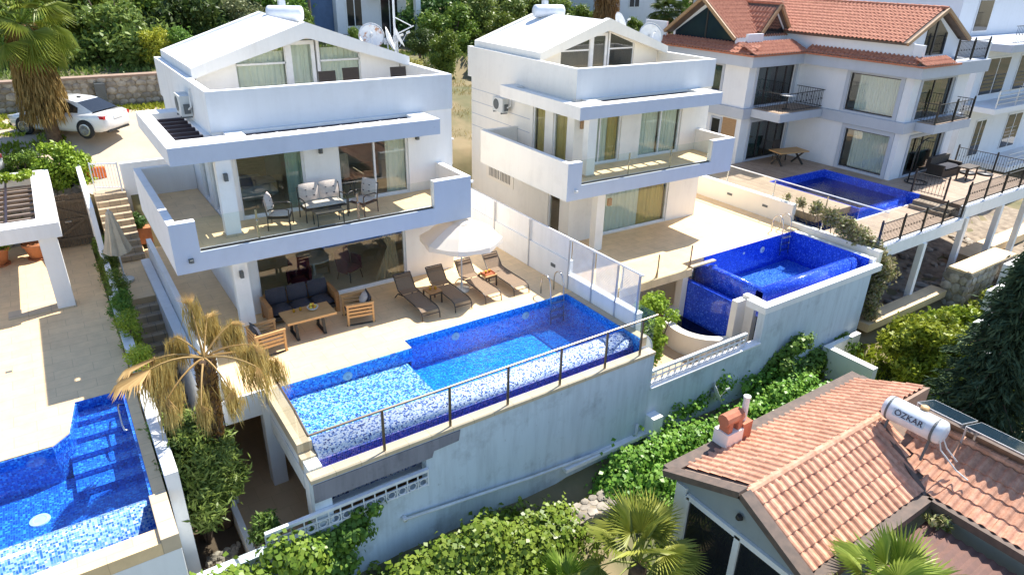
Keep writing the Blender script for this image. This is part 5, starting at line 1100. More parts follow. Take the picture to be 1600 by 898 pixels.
armchair(6.6,17.95,R(-100),'slatted teak armchair with cushions facing the table beside the loungers',True); armchair(3.75,17.55,R(95),'slatted teak armchair half hidden by the dead palm')
# ---------------------------------------------------------------- balcony furniture
def balcony_seat(x, y, rz, w, label, name, cat, nb):
    T = thing(name,label,cat,(x,y,3.08),rz); h = w/2
    for s in (-1,1):
        part(T,'arm_frame',MB().tube([(s*h,-.3,0),(s*h,-.3,.42),(s*h,-.3,.6),(s*h,-.2,.64),(s*h,.18,.62),(s*h,.26,.58)],.018,6).tube([(s*h,.3,0),(s*h,.28,.42),(s*h,.36,.9)],.018,6),MT['black_metal'],local=True)
    part(T,'seat_frame',MB().tube([(-h,-.3,.36),(h,-.3,.36)],.018,6).tube([(-h,.28,.36),(h,.28,.36)],.018,6).tube([(-h,.36,.88),(h,.36,.88)],.015,6).box(-h,h,-.28,.27,.34,.36),MT['black_metal'],local=True)
    part(T,'seat_cushion',MB().cushion((0,-.02,.42),(w-.06,.56,.13),puff=.8),MT['taupe_fabric'],True,local=True)
    bw = (w-.04)/nb
    for i in range(nb):
        cx = -h+.02+bw*(i+.5); b = part(T,'back_cushion',MB().cushion((cx,.27,.72),(bw*.98,.55,.18),rx=R(80),puff=.55),MT['taupe_fabric'],True,local=True)
        for px_,pz_ in ((-.12,.64),(.12,.64),(-.12,.82),(.12,.82)): part(b,'button',MB().obox((cx+px_*bw*1.6,.165+(pz_-.64)*.2,pz_),(.045,.02,.045),0,R(45)),MT['charcoal_fabric'],local=True)
balcony_seat(6.2,18.98,0,1.25,'taupe cushioned metal bench in the middle of the balcony','balcony_bench','sofa',2)
balcony_seat(4.85,18.75,R(65),.62,'cushioned metal armchair on the balcony left of the bench','balcony_armchair','armchair',1); balcony_seat(7.35,18.75,R(-65),.62,'cushioned metal armchair on the balcony right of the bench','balcony_armchair','armchair',1)
T = thing('balcony_table','low black metal table before the balcony bench','table',(6.08,18.28,3.08))
part(T,'table_top',MB().box(5.68,6.5,18.06,18.5,3.48,3.51),MT['black_metal'])
for a in (5.7,6.46):
    for b in (18.08,18.46): part(T,'leg',MB().box(a,a+.025,b,b+.025,3.08,3.48),MT['black_metal'])
# roof terrace chairs
for k,(x,l) in enumerate(((8.15,'dark woven chair on the roof terrace of the near villa'),(9.55,'dark woven chair at the right end of the roof terrace'),(7.25,'dark woven chair before the roof terrace door'))):
    yo = (0,-.45,-.4)[k]; T = thing('terrace_chair',l,'chair',(x,21.3+yo,5.9),0,'dark chairs on the roof terrace'); z = 5.9
    part(T,'seat',MB().box(x-.25,x+.25,21.05+yo,21.5+yo,z+.42,z+.48),MT['rattan']); part(T,'backrest',MB().obox((x,21.0+yo,z+.76),(.52,.05,.62),0,R(-6)),MT['rattan'])
    for a in (-.22,.22):
        for b in (21.08,21.46): part(T,'leg',MB().bar((x+a,b+yo,z),(x+a,b+yo,z+.42),.03),MT['black_metal'])
# ---------------------------------------------------------------- roof gear
def dish(x, y, z, r, yaw_, el, label, mt='dish_white', post=.5):
    T = thing('satellite_dish',label,'satellite dish',(x,y,z)); ax = Vector((math.sin(yaw_)*math.cos(el),-math.cos(yaw_)*math.cos(el),math.sin(el))); c = Vector((x,y,z+post+r*.4))
    prof = [(r*k,r*.28*k*k-.0) for k in (0,.25,.5,.75,1.0)]; prof += [(r*.99,r*.28-.012),(0,-.012)]
    part(T,'reflector',MB().lathe(prof,c,26,ax),MT[mt],True); part(T,'mast',MB().tube([(x,y,z),(x,y,z+post+r*.3),tuple(c-ax*.03)],.025,8),MT['pole_grey'])
    f = c+ax*r*1.05; part(T,'feed_arm',MB().tube([tuple(c+Vector((0,0,-r*.9))+ax*r*.2),tuple(f)],.012,6),MT['pole_grey']); part(T,'receiver',MB().tube([tuple(f-ax*.02),tuple(f+ax*.12)],.04,10),MT['ac_white'])
    part(T,'bracket',MB().obox(c-ax*.05,(.16,.1,.2)),MT['pole_grey'])
dish(10.35,24.4,6.95,.46,R(-20),R(25),'rust stained satellite dish on the near villa roof','dish_rust',.35); dish(10.75,23.9,6.85,.46,R(62),R(22),'white satellite dish seen edge on at the near villa roof','dish_white',.35); dish(10.8,23.2,7.0,.36,R(70),R(25),'small satellite dish in front of the edge on dish','dish_white',.4)
dish(23.1,23.3,6.75,.55,R(-25),R(22),'round white satellite dish at the right eave of the middle villa','dish_white',.2); dish(22.9,25.2,6.95,.5,R(75),R(20),'thin edge on satellite dish behind the middle villa roof','dish_white',.4)
dish(11.5,24.2,3.0,.5,R(70),R(20),'satellite dish on the side wall of the near villa','dish_white',.2); dish(16.5,11.9,-3.1,.38,R(55),R(25),'small satellite dish on the long retaining wall','dish_white',.1); dish(14.2,13.4,-1.6,.42,R(-30),R(20),'grey satellite dish behind the end of the long pool','dish_white',.4)
T = thing('antenna_mast','white mast with antenna arms at the near villa eave','antenna',(10.9,23.6,6.9)); part(T,'mast',MB().tube([(10.9,23.6,6.9),(10.9,23.6,9.0)],.04,8),MT['white_frame']); part(T,'arm',MB().tube([(10.9,23.6,7.6),(11.6,23.5,7.9)],.02,6).tube([(10.9,23.6,8.2),(11.5,23.5,7.9)],.02,6),MT['white_frame'])
def tank(x, y, z, ax, label, L_=1.3, r=.27):
    T = thing('water_tank',label,'water tank',(x,y,z)); part(T,'tank',MB().lathe([(0,0),(r*.7,.01),(r*.95,.06),(r,.12),(r,L_-.12),(r*.95,L_-.06),(r*.7,L_-.01),(0,L_)],Vector((x,y,z+.35+r))-Vector(ax)*L_/2,22,ax),MT['tank_enamel'],True)
    for q_ in (x-.28,x+.28): part(T,'stand_leg',MB().box(q_-.02,q_+.02,y-.3,y+.3,z-.5,z+.4),MT['pole_grey'])
    part(T,'small_cistern',MB().box(x-.1,x+.12,y+.2,y+.42,z+.2+2*r,z+.5+2*r),MT['tank_enamel'])
tank(8.0,26.6,7.55,(.9,-.43,0),'white cylindrical water tank behind the near villa ridge'); tank(19.9,26.6,7.45,(.97,-.2,0),'white cylindrical water tank behind the middle villa ridge',1.5)
def ac(x, y, z, rz, label):
    T = thing('air_conditioner',label,'air conditioner',(x,y,z),rz); part(T,'case',MB().box(-.4,.4,-.3,0,0,.58),MT['ac_white'],local=True); part(T,'fan_grille',MB().lathe([(.0,.02),(.2,.02),(.22,0)],(-.12,-.3,.3),20,(0,-1,0)),MT['ac_dark'],local=True)
    part(T,'valve_cover',MB().box(.4,.46,-.22,-.05,.08,.35),MT['ac_dark'],local=True); part(T,'pipe',MB().tube([(.44,-.1,.2),(.6,-.05,.3),(.55,-.02,.8)],.03,6),MT['dish_white'],local=True)
    for s in (-.3,.3): part(T,'bracket',MB().box(s-.02,s+.02,-.32,0,-.06,0),MT['ac_dark'],local=True)
ac(3.58,22.35,5.75,R(-90),'air conditioner unit on the left wall of the near villa'); ac(16.22,24.6,4.3,R(-91),'air conditioner unit with round fan on the left wall of the middle villa')
# ---------------------------------------------------------------- parked cars
def car(loc, rz, label, sc=1.0):
    T = thing('parked_car',label,'car',loc,rz)
    # stations along length (front +x): x, half width, z_low, z_belt, z_top
    st = [(-2.28,.62,.42,.78,.80),(-2.2,.76,.30,.92,.98),(-1.95,.85,.24,.97,1.06),(-1.5,.88,.22,.95,1.08),(-.9,.89,.22,.93,1.04),(0,.9,.22,.92,.98),(.8,.9,.22,.91,.96),(1.2,.88,.22,.89,.95),(1.7,.85,.24,.82,.88),(2.05,.78,.28,.72,.77),(2.25,.6,.34,.62,.64)]
    vs = []; fs = []; k = 8
    for x,w,zl,zb,zt in st:
        vs += [(x,-w*.9,zl),(x,-w,zl+.15),(x,-w*1.0,zb-.12),(x,-w*.93,zb),(x,w*.93,zb),(x,w*1.0,zb-.12),(x,w,zl+.15),(x,w*.9,zl)]
    for i in range(len(st)-1):
        for j in range(k): fs.append((i*k+j,i*k+(j+1)%k,(i+1)*k+(j+1)%k,(i+1)*k+j)[::-1])
    fs.append(tuple(range(k))); fs.append(tuple((len(st)-1)*k+j for j in range(k))[::-1])
    m_ = MB(); m_.v = vs; m_.f = fs; part(T,'body',m_,MT['car_paint'],True,local=True)
    # hood and boot crown
    g = [(-1.75,.70,1.02),(-1.08,.62,1.37),(-.75,.60,1.43),(-.2,.58,1.47),(.25,.58,1.45),(.65,.62,1.30),(1.15,.70,.96)]
    m_ = MB(); v = []
    for x,w,z in g: v += [(x,-w-.12*(1.47-z)*.5,z),(x,w+.12*(1.47-z)*.5,z)]
    for i in range(len(g)-1): m_.quad(v[2*i],v[2*i+2],v[2*i+3],v[2*i+1])
    ro = MB()
    for i in (1,2,3): ro.quad(v[2*i],v[2*i+2],v[2*i+3],v[2*i+1])
    part(T,'roof',ro,MT['car_paint'],True,local=True)
    rw_ = MB()
    for i in (0,): rw_.quad(v[2*i],v[2*i+2],v[2*i+3],v[2*i+1])
    part(T,'rear_window',rw_,MT['car_glass'],True,local=True)
    ws = MB()
    for i in (4,5): ws.quad(v[2*i],v[2*i+2],v[2*i+3],v[2*i+1])
    part(T,'windscreen',ws,MT['car_glass'],True,local=True)
    for s in (-1,1):
        idx = 0 if s < 0 else 1; top = [Vector(v[2*i+idx]) for i in range(len(g))]; sd = MB()
        for a,b in zip(top[:-1],top[1:]): sd.quad((a.x,s*.83,.93),(b.x,s*.83,.93),b,a) if s < 0 else sd.quad(a,b,(b.x,s*.83,.93),(a.x,s*.83,.93))
        part(T,'cabin_side',sd,MT['car_paint'],local=True)
        for xs_ in ([(-1.15,1.18),(-.75,1.36),(-.28,1.41),(-.28,.98),(-1.15,.98)],[(-.2,1.41),(.25,1.39),(.62,1.25),(.95,.98),(-.2,.98)]):
            wm = MB(); poly = []
            for (x,z) in xs_:
                t = (z-.93)/.54; yy = s*(.83-(.83-.62)*t+.012); poly.append((x,yy,z))
            wm.add(poly,[tuple(range(len(poly)))]); part(T,'side_window',wm,MT['car_glass'],local=True)
        part(T,'mirror',MB().obox((.78,s*1.0,.98),(.12,.2,.13)),MT['car_paint'],local=True); part(T,'door_handle',MB().box(-.5,-.32,s*.905-.012,s*.905+.012,.8,.83).box(.35,.53,s*.905-.012,s*.905+.012,.79,.82),MT['steel'],local=True)
        part(T,'tail_light',MB().obox((-2.19,s*.6,.82),(.08,.34,.14)).obox((-2.1,s*.79,.83),(.25,.05,.12)),MT['tail_red'],local=True); part(T,'headlight',MB().obox((2.02,s*.64,.66),(.28,.22,.12),R(-s*20)),MT['headlamp'],local=True)
        for x in (-1.38,1.35):
            w_ = part(T,'wheel',MB().lathe([(0,-.1),(.3,-.1),(.34,-.07),(.34,.07),(.3,.1),(0,.1)],(x,s*.83,.33),26,(0,1,0)),MT['rubber'],True,local=True)
            part(w_,'rim',MB().lathe([(.24,0),(.24,.012),(.2,.02),(.19,.0)],(x,s*.932,.33),22,(0,s,0)).lathe([(.05,0),(.05,.03),(0,.03)],(x,s*.93,.33),12,(0,s,0)),MT['rim_alloy'],local=True)
            sp = MB()
            for q in range(9): a = 2*math.pi*q/9; sp.bar((x,s*.945,.33),(x+.21*math.cos(a),s*.94,.33+.21*math.sin(a)),.03,.02)
            part(w_,'spokes',sp,MT['rim_alloy'],local=True); part(w_,'arch',MB().lathe([(.36,-.02),(.385,.0),(.36,.02)],(x,s*.89,.35),26,(0,s,0)),MT['rubber'],local=True)
    part(T,'number_plate',MB().box(-2.3,-2.285,-.26,.26,.72,.83),MT['dish_white'],local=True); part(T,'front_bumper',MB().obox((2.16,0,.34),(.12,1.3,.12)),MT['rubber'],local=True); part(T,'rear_valance',MB().obox((-2.17,0,.27),(.12,1.3,.07)),MT['rubber'],local=True)
    part(T,'antenna',MB().obox((-.7,0,1.47),(.16,.03,.05)),MT['rubber'],local=True)
    T.scale = (sc,sc,sc); return T
zc = ground_h(.8,34.6)+.04
cr = car((.76,34.15,zc),R(138),'white saloon car parked on the dirt road by the stone wall',1.0)
car((-4.05,31.3,ground_h(-3,31)+.05),R(195),'white car half out of view at the left edge of the road',1.0)
single('notice_box','dark metal box fixed to the stone wall behind the car','box',MB().box(2.2,2.65,38.65,38.88,3.5,4.4),MT['ac_dark'],(2.4,38.8,3.5))
T = thing('gate_pillar','stone gate pillar with planted terracotta trough at the left edge','pillar',(-3.4,34.5,3)); part(T,'pillar',MB().box(-4.6,-2.75,34.0,34.8,2.5,4.5),MT['rubble']); part(T,'cap',MB().box(-4.7,-2.65,33.9,34.9,4.5,4.62),MT['mortar']); part(T,'trough',MB().box(-4.4,-2.85,34.1,34.7,4.62,4.95),MT['terracotta_pot']); PILL = T
single('garden_kerb','curved pale stone kerb by the dirt road at the left edge','kerb',MB().prism([(-5,29.6),(-2.4,29.5),(-1.2,29.9),(-.6,30.8),(-.75,30.9),(-1.3,30.1),(-2.4,29.75),(-5,29.85)],1.5,2.25),MT['mortar'],(-2,29.8,1.5))
# overhead wires
def wire(a, b, sag, label, r=.012):
    a = Vector(a); b = Vector(b); pts = [a.lerp(b,i/14)-Vector((0,0,sag*4*(i/14)*(1-i/14))) for i in range(15)]
    single('overhead_wire',label,'wire',MB().tube(pts,r,5),MT['cable'],tuple(a))
wire((-3,44,9.7),(40,44,9.6),.25,'long grey overhead wire crossing above the hillside trees',.02)
wire((26.4,50,8.8),(31,47,6.6),.05,'slanting overhead wire beside the hillside house',.025)
single('utility_pole','thin wooden pole before the blue house wall','pole',MB().tube([(14.6,43.5,4),(14.6,43.5,11)],.09,8),MT['bark'],(14.6,43.5,4))
# ---------------------------------------------------------------- foliage helpers
def rand_unit(n): v = RNG.normal(size=(n,3)); return v/np.linalg.norm(v,axis=1,keepdims=True)
def leaves(c, d, L_, W_, nrm=None):
    """rhombic leaves: centres c, long axes d, sizes; returns (n*4,3)"""
    n = len(c); d = d/np.linalg.norm(d,axis=1,keepdims=True); r = rand_unit(n) if nrm is None else nrm
    s = np.cross(d,r); s /= np.linalg.norm(s,axis=1,keepdims=True)+1e-9; L_ = np.broadcast_to(L_,(n,))[:,None]; W_ = np.broadcast_to(W_,(n,))[:,None]
    up = np.cross(s,d)
    q = np.stack([c-d*L_/2, c+s*W_/2+up*W_*.18, c+d*L_/2, c-s*W_/2+up*W_*.18],axis=1); return q.reshape(-1,3)
def blob_points(blobs, n, shell=.55):
    b = np.array(blobs,float); vol = b[:,3]*b[:,4]*b[:,5]; k = RNG.choice(len(b),n,p=vol/vol.sum()); u = rand_unit(n); r = shell+(1-shell)*RNG.random(n)**.7
    p = b[k,:3]+u*r[:,None]*b[k,3:6]
    return p+RNG.normal(size=(n,3))*(.22*b[k,3:4])*(RNG.random((n,1))<.45), u
def crown_mesh(name, blobs, n, size, mt, aspect=.5, up=.3, shell=.5):
    p,u = blob_points(blobs,n,shell); d = u*.6+rand_unit(n)*.9; d[:,2] += up*0; nr = u*.7+rand_unit(n)*.6; nr[:,2] += up
    sz = size*(.7+.6*RNG.random(n)); return np_quads(name, leaves(p,d,sz,sz*aspect,nr), MT[mt])
def clumps(rx, ry, rz, z0, n, cr):
    out = []
    for i in range(n):
        u = rand_unit(1)[0]; r = .35+.65*RNG.random()**.6; s = cr*RNG.uniform(.6,1.25); out.append((u[0]*rx*r,u[1]*ry*r,z0+u[2]*rz*r,s,s,s*.8))
    return out
def branches(mb, base, blobs, r, k=6):
    for b in blobs[:k]:
        e = Vector(b[:3]); s = Vector(base); m_ = s.lerp(e,.5)+Vector((0,0,-.1)); mb.tube([s,m_,e],[r,r*.6,r*.2],5,False)
TREE = {}
def tree_proto(kind, mt, n, size, aspect=.45, nb=16, cr=.42):
    bl = clumps(1,1,.85,1.9,nb,cr); me = crown_mesh('crown',bl,n,size,mt,aspect); tb = MB().tube([(0,0,-1.6),(.04,.02,.5),(0,.03,1.3)],[.13,.10,.08],8); branches(tb,(0,.03,1.2),bl,.05,9)
    TREE[kind] = (me, mesh_from('trunk',tb.v,tb.f,MT['bark'],True))
for kd,mt,n,s in (('olive','leaf_olive',7000,.14),('mid','leaf_mid',7000,.15),('dark','leaf_dark',6500,.16),('grey','leaf_grey',7000,.12),('yellow','leaf_yellow',3500,.16),('grass','dry_grass',2500,.2)): tree_proto(kd,mt,n,s)
def put_tree(x, y, zc, r, kind, name, label, group=None):
    T = thing(name,label,'tree',(x,y,zc-1.9*r)); a = random.uniform(0,6.28); c,t = TREE[kind]
    for nm,me in (('crown',c),('trunk',t)): part_me(T,nm,me,(0,0,0),(0,0,a),(r,r*random.uniform(.9,1.1),r*random.uniform(.9,1.1)))
    if group: T['group'] = group
    return T
BG = [(4.2,43,6.0,2.4,'olive','large grey green bush tree above the stone wall right of the big palm'),(2.9,47,6.8,2.2,'mid','leafy tree just right of the palm crown'),(5.5,41,5.8,.9,'yellow','bright yellow shrub beside the near villa eave'),(7.8,46,6.1,2.0,'dark','dark tree behind the left end of the near villa roof'),(9.3,46,6.1,1.9,'dark','dark tree behind the middle of the near villa roof slope'),(11.4,46,6.2,1.8,'grey','grey green tree behind the near villa roof peak'),(13.3,47,6.3,1.8,'mid','tree left of the rooftop water tank'),(11.6,52,7.0,2.2,'olive','olive tree on the hill above the near villa roof peak'),(7.1,53,7.0,2.4,'mid','tree at the top edge above the left roof slope'),(4.6,52,7.1,2.2,'dark','dark tree at the top edge above the grey green bush'),(1.0,50,7.2,2.2,'olive','olive tree behind the big palm crown'),(-.3,44,6.4,1.6,'mid','tree behind the left side of the big palm'),(7.2,41,5.3,1.2,'mid','low bush touching the near villa left eave'),(14.0,54,6.7,2,'mid','tree at the top edge left of the blue house wall'),(15.5,52,7.0,1.8,'olive','olive tree right beside the blue house wall'),
(23.7,46,6.5,1.8,'dark','dark tree right of the white pillar house'),(23.5,42,6.0,1.7,'mid','green tree above the stepped path between the villas'),(26.5,44,6.5,2.0,'olive','olive tree behind the left eave of the middle villa'),(19.5,36,5.1,1.0,'mid','leafy shrub touching the left edge of the middle villa'),(31.7,48,6.6,2.2,'olive','olive tree behind the roof slope of the middle villa'),(34.7,48,6.5,2.0,'mid','tree left of the palm trunk behind the middle villa'),(35.9,46,6.1,1.8,'olive','tree behind the middle villa water tank'),(36.4,44,5.9,1.2,'mid','small tree right of the shaggy palm trunk'),(30.0,52,6.8,2.2,'olive','olive tree at the top edge between the villas'),(25.7,40,5.9,1.4,'mid','round tree beside the middle villa roof corner'),(20.1,40,5.6,.8,'dark','dark shrub with pots beside the stepped path'),(17.8,36,4.4,.8,'grass','dry grassy shrub behind the near villa dishes'),(52.1,48,6.8,1.6,'mid','tree behind the big gable window of the tiled villa'),(39.5,42,5.6,.8,'mid','small tree between the two background palms'),(40.7,40,5.0,.9,'olive','shrub beside the middle villa satellite dishes'),(36.4,40,4.9,.9,'olive','shrub right behind the middle villa gable'),(79,55,7.0,2.4,'mid','far tree above the tiled villa roof'),(98,60,6.8,2.6,'mid','far tree above the tiled villa ridge'),(150,64,6,4,'dark','dark far tree at the top right corner'),(127,62,6.5,2.8,'mid','far tree left of the top right corner'),(16.6,41,5.6,.7,'mid','small bush behind the near villa gable dish'),(13.5,42,6.4,.8,'mid','small bush beside the rooftop tank'),(13.0,31.5,2.9,1.0,'olive','olive bush low in the gap between the villas'),(14.6,34,3.7,1.1,'grey','grey bush higher in the gap between the villas'),(16.6,33,3.6,.9,'mid','green bush in the gap nearest the middle villa')]
for x,y,z,r,k,l in BG: put_tree(x,y,z,r,k,'hillside_tree',l,'trees and shrubs on the hillside')
# wooded hillside far off, seen as one mass
pts = []; 
for i in range(1500):
    y = RNG.uniform(56,150); x = RNG.uniform(-30,y*2.6); pts.append((x,y,ground_h(x,y)+RNG.uniform(.3,2.2),1.6+y*.012))
p = np.array(pts); k = np.repeat(np.arange(len(p)),40); u = rand_unit(len(k)); u[:,2] = np.abs(u[:,2]); c = p[k,:3]+u*p[k,3:4]*(.6+.4*RNG.random((len(k),1)))
me = np_quads('far_woodland',leaves(c,rand_unit(len(k)),.75,.5,u+rand_unit(len(k))*.5),MT['leaf_olive']); o = bpy.data.objects.new('far_woodland',me); COL.objects.link(o); o['kind'] = 'stuff'; o['label'] = 'distant wooded hillside behind the houses'; o['category'] = 'woodland'
# scrub on the near slopes
def scatter_stuff(name, label, cat, fn, n, size, mt, aspect=.35, upb=.9, dens=1):
    c = []; 
    while len(c) < n:
        q = fn()
        if q is not None: c.append(q)
    c = np.array(c); d = rand_unit(n); d[:,2] = np.abs(d[:,2])+upb; sz = size*(.6+.8*RNG.random(n)); c[:,2] += sz*.3
    o = bpy.data.objects.new(name,np_quads(name,leaves(c,d,sz,sz*aspect),MT[mt])); COL.objects.link(o); o['kind'] = 'stuff'; o['label'] = label; o['category'] = cat
def f_(x0,x1,y0,y1,thr=-.1,s=.5):
    def g():
        x = random.uniform(x0,x1); y = random.uniform(y0,y1)
        return (x,y,ground_h(x,y)) if nz(x,y,s,3) > thr else None
    return g
scatter_stuff('scrub','scrubby undergrowth on the slope behind the villas','scrub',f_(-6,48,39.6,56,-.2),26000,.30,'leaf_olive')
scatter_stuff('dry_grass','dry grass on the slope between the villas','grass',f_(11.5,30,28.5,41,-.05),7000,.2,'dry_grass',.12)
scatter_stuff('verge_weeds','green weeds along the foot of the stone wall','weeds',lambda: (lambda x,y:(x,y,ground_h(x,y)+.03))(random.uniform(-4,7),38.8-abs(random.gauss(0,.6))),2600,.24,'leaf_lemon')
scatter_stuff('verge_weeds','green weeds and grass around the palm foot','weeds',lambda: (lambda x,y:(x,y,ground_h(x,y)+.04) if nz(x,y,.9,5) > -.15 and x < .6-.25*(y-33) else None)(random.uniform(-4.5,.6),random.uniform(30.6,37.5)),3000,.22,'leaf_lemon')
scatter_stuff('garden_weeds','low garden greenery around the cottage','weeds',f_(19,34,5,11.9,-.3),9000,.3,'leaf_lemon',.4,.5)
scatter_stuff('garden_weeds','ground cover in the dark garden below the wall','weeds',f_(-2,12,4,11.4,-.2),7000,.25,'leaf_mid',.4,.5)
# ---------------------------------------------------------------- ivy masses
def ivy(name, label, blobs, n, size=.135, mt='leaf_ivy'):
    n = int(n*1.6)
    p,u = blob_points(blobs,n,.35); nr = u+rand_unit(n)*.45; nr[:,1] -= .35; nr[:,2] += .45; d = rand_unit(n); d[:,2] -= .6
    d -= nr*(np.sum(d*nr,axis=1)/np.sum(nr*nr,axis=1))[:,None]; sz = size*(.55+.8*RNG.random(n))
    o = bpy.data.objects.new(name,np_quads(name,leaves(p,d,sz,sz*.85,nr),MT[mt])); COL.objects.link(o); o['kind'] = 'stuff'; o['label'] = label; o['category'] = 'ivy'
def run(x0,x1,n,y,z,r,jy=.15,jz=.15,jr=.35,fy=.8):
    out = []
    for i in range(n):
        q = (i+random.random())/n; s = r*random.uniform(1-jr,1+jr); zz = z(q) if callable(z) else z
        out.append((x0+(x1-x0)*q, y+random.gauss(0,jy), zz+random.gauss(0,jz), s*1.25, s*fy, s)) 
    return out
ivy('ivy','bright ivy draped over the wall below the left pool',run(-2.5,2.6,26,11.6,lambda q:-1.75+.1*math.sin(q*7),.36)+run(-2.5,2.4,26,11.5,-2.6,.5)+run(-3,2.4,26,11.0,-3.2,.6)+run(-3,3,20,10.6,-3.9,.6),22000)
ivy('ivy','dark shaded ivy hanging under the ornate balustrade',run(2.5,4.1,12,11.95,-2.2,.33,fy=.4)+run(2.3,3.4,9,11.9,-2.9,.45,fy=.5)+run(3.8,4.4,3,12.0,-1.95,.2),7000,.14,'leaf_mid')
ivy('ivy','sunlit ivy bank along the foot of the tall white wall',run(4.6,9.4,34,11.0,lambda q:-3.85+.35*math.sin(q*5),.48)+run(4.2,8.6,22,11.75,-3.9,.26)+run(3.2,9.2,40,10.6,-4.1,.55)+run(2.5,8.0,30,9.9,-4.4,.5),34000)
ivy('ivy','ivy spreading between the white wall and the cottage',run(11.6,20.8,44,11.3,lambda q:-3.75+.2*math.sin(q*9),.46)+run(14.2,20.8,22,11.85,lambda q:-3.15+.9*q*(1-q),.26,fy=.5)+run(11.3,13.3,12,10.9,-4.3,.6)+run(12,21,46,10.3,-3.95,.5)+run(12,21,30,9.5,-4.1,.5),40000)
ivy('ivy','dark ivy climbing the corner of the wall beneath the blue pool',run(19.4,21.0,10,11.95,lambda q:-3.0+.9*q,.28,fy=.4)+run(20.8,24.8,16,11.9,-3.6,.35),7000,.14,'leaf_mid')
# ---------------------------------------------------------------- bushes and small trees
def bush(name, label, cat, loc, bl, n, size, mt, aspect=.4, stems=True, shell=.45):
    T = thing(name,label,cat,loc); part_me(T,'foliage',crown_mesh('foliage',bl,n,size,mt,aspect,shell=shell))
    if stems:
        tb = MB(); 
        for b in bl[:7]: tb.tube([(b[0]*.15,b[1]*.15,0),(b[0]*.5,b[1]*.5,b[2]*.5),(b[0],b[1],b[2])],[.04,.03,.012],5,False)
        part(T,'stem',tb,MT['bark'],local=True)
    return T
bl = clumps(.8,1.6,1.45,2.0,60,.38)
bush('oleander_bush','large dark green oleander bush beside the left pool wall','bush',(1.0,14.3,-2.9),bl,30000,.21,'leaf_oleander',.22,shell=.2)
bush('oleander_bush','small leafy shrub on the wall by the balustrade start','bush',(2.0,12.6,-2.9),clumps(.3,.25,.45,1.15,8,.2),1600,.14,'leaf_oleander',.3)
for k,(y,h,mt,l) in enumerate(((26.6,.75,'leaf_mid','feathery hedge shrub by the closed parasol, nearest the steps'),(25.0,.9,'leaf_mid','tall hedge shrub beside the closed parasol base'),(23.2,.85,'leaf_mid','hedge shrub at the top of the descending steps'),(21.4,.85,'leaf_mid','hedge shrub halfway down the descending steps'),(19.8,1.0,'leaf_lemon','yellowish upright hedge shrub above the lower steps'),(17.9,.7,'leaf_yellow','bright yellow shrub behind the dead palm frond'))):
    bush('hedge_shrub',l,'shrub',(.62,y,.0),clumps(.22,.75,h*.55,h*.55,13,.24),2600,.11,mt,.3)['group'] = 'hedge along the passage'
bush('garden_shrub','light green bush spilling over the wooden gate','bush',(.05,30.4,1.9),clumps(.85,.6,.95,.75,20,.35),8500,.15,'leaf_lemon',.5)
bush('garden_shrub','thin leafy bush by the kerb left of the palm','bush',(-1.2,31.2,2.2),clumps(1.0,.6,.4,.5,12,.25),2600,.13,'leaf_mid',.45)
bush('garden_shrub','creeper with light leaves on top of the pergola','bush',(-1.6,28.9,2.8),clumps(.9,.35,.1,.1,9,.18),1200,.13,'leaf_lemon',.5,stems=False)
bush('trough_plant','yellow green plant in the trough on the gate pillar','plant',(-3.4,34.4,4.9),clumps(.7,.25,.2,.25,8,.25),1500,.14,'leaf_yellow',.5,stems=False)
for t,(x,y,z,r,mt) in zip(POTS,((-2.55,28.3,.6,.5,'leaf_mid'),(-1.35,28.35,.58,.45,'leaf_mid'),(2.07,28.1,.62,.32,'leaf_dark'))):
    L = ROOT[t.name][0]; part_me(t,'foliage',crown_mesh('foliage',clumps(r,r,r*.8,r*.8,9,r*.45),1800,.15,mt,.35),(x-L.x,y-L.y,z-L.z))
bush('garden_shrub','yellow green shrub growing beside the end of the long pool','bush',(15.4,14.0,-2.9),clumps(.75,.7,.95,1.9,18,.36),7000,.13,'leaf_lemon',.5)
bush('flowering_shrub','low white flowering bush below the end of the long pool','bush',(14.2,13.0,-2.9),clumps(.5,.45,.4,1.0,12,.26),3500,.09,'blossom_white',.6)
bush('lemon_tree','round light green citrus tree in the garden below the deck','tree',(26.0,9.6,-5.0),clumps(1.9,1.5,1.1,2.2,46,.40),16000,.20,'leaf_lemon',.5,shell=.1)
bush('lemon_tree','wide citrus hedge beside the paving strip under the deck','tree',(29.4,10.5,-5.3),clumps(2.8,1.3,.8,1.5,50,.38),15000,.20,'leaf_lemon',.5,shell=.1)
bush('garden_shrub','green hedge below the thick stone wall','bush',(33.4,10.0,-5.2),clumps(2.2,1.1,.8,1.6,40,.34),10000,.2,'leaf_lemon',.5,shell=.1)
bush('garden_shrub','dry reddish creeper on the shaded cottage wall','bush',(15.0,4.3,-1.9),clumps(.45,.35,.3,.5,8,.16),500,.12,'leaf_vine',.4)
# bougainvillea on the boundary wall
vb = []
for x,y,z,s in ((26.2,17.0,1.0,.18),(26.2,16.3,.95,.25),(26.15,15.5,.9,.35),(26.15,14.8,.75,.42),(26.2,14.1,.55,.48),(26.25,13.5,.3,.5),(26.5,13.0,-.1,.5),(26.7,12.7,-.6,.5),(27.0,12.6,-1.1,.5),(26.6,12.5,-1.6,.45),(26.3,12.4,-2.1,.4),(27.4,12.8,-.9,.45),(27.9,12.8,-1.4,.4),(26.4,12.3,-2.7,.4)): vb.append((x-26.2,y-14,z+3.2,s*.8,s,s))
bush('bougainvillea','flowering vine sprawling over the glass boundary wall','vine',(26.2,14,-3.2),vb,9000,.15,'leaf_vine',.5,shell=.0)
T = thing('conifer','dark drooping conifer at the right edge beside the cottage','tree',(21.8,6.1,-5.0)); part(T,'trunk',MB().tube([(21.8,6.1,-5),(21.8,6.1,3.4)],[.2,.03],8),MT['bark'])
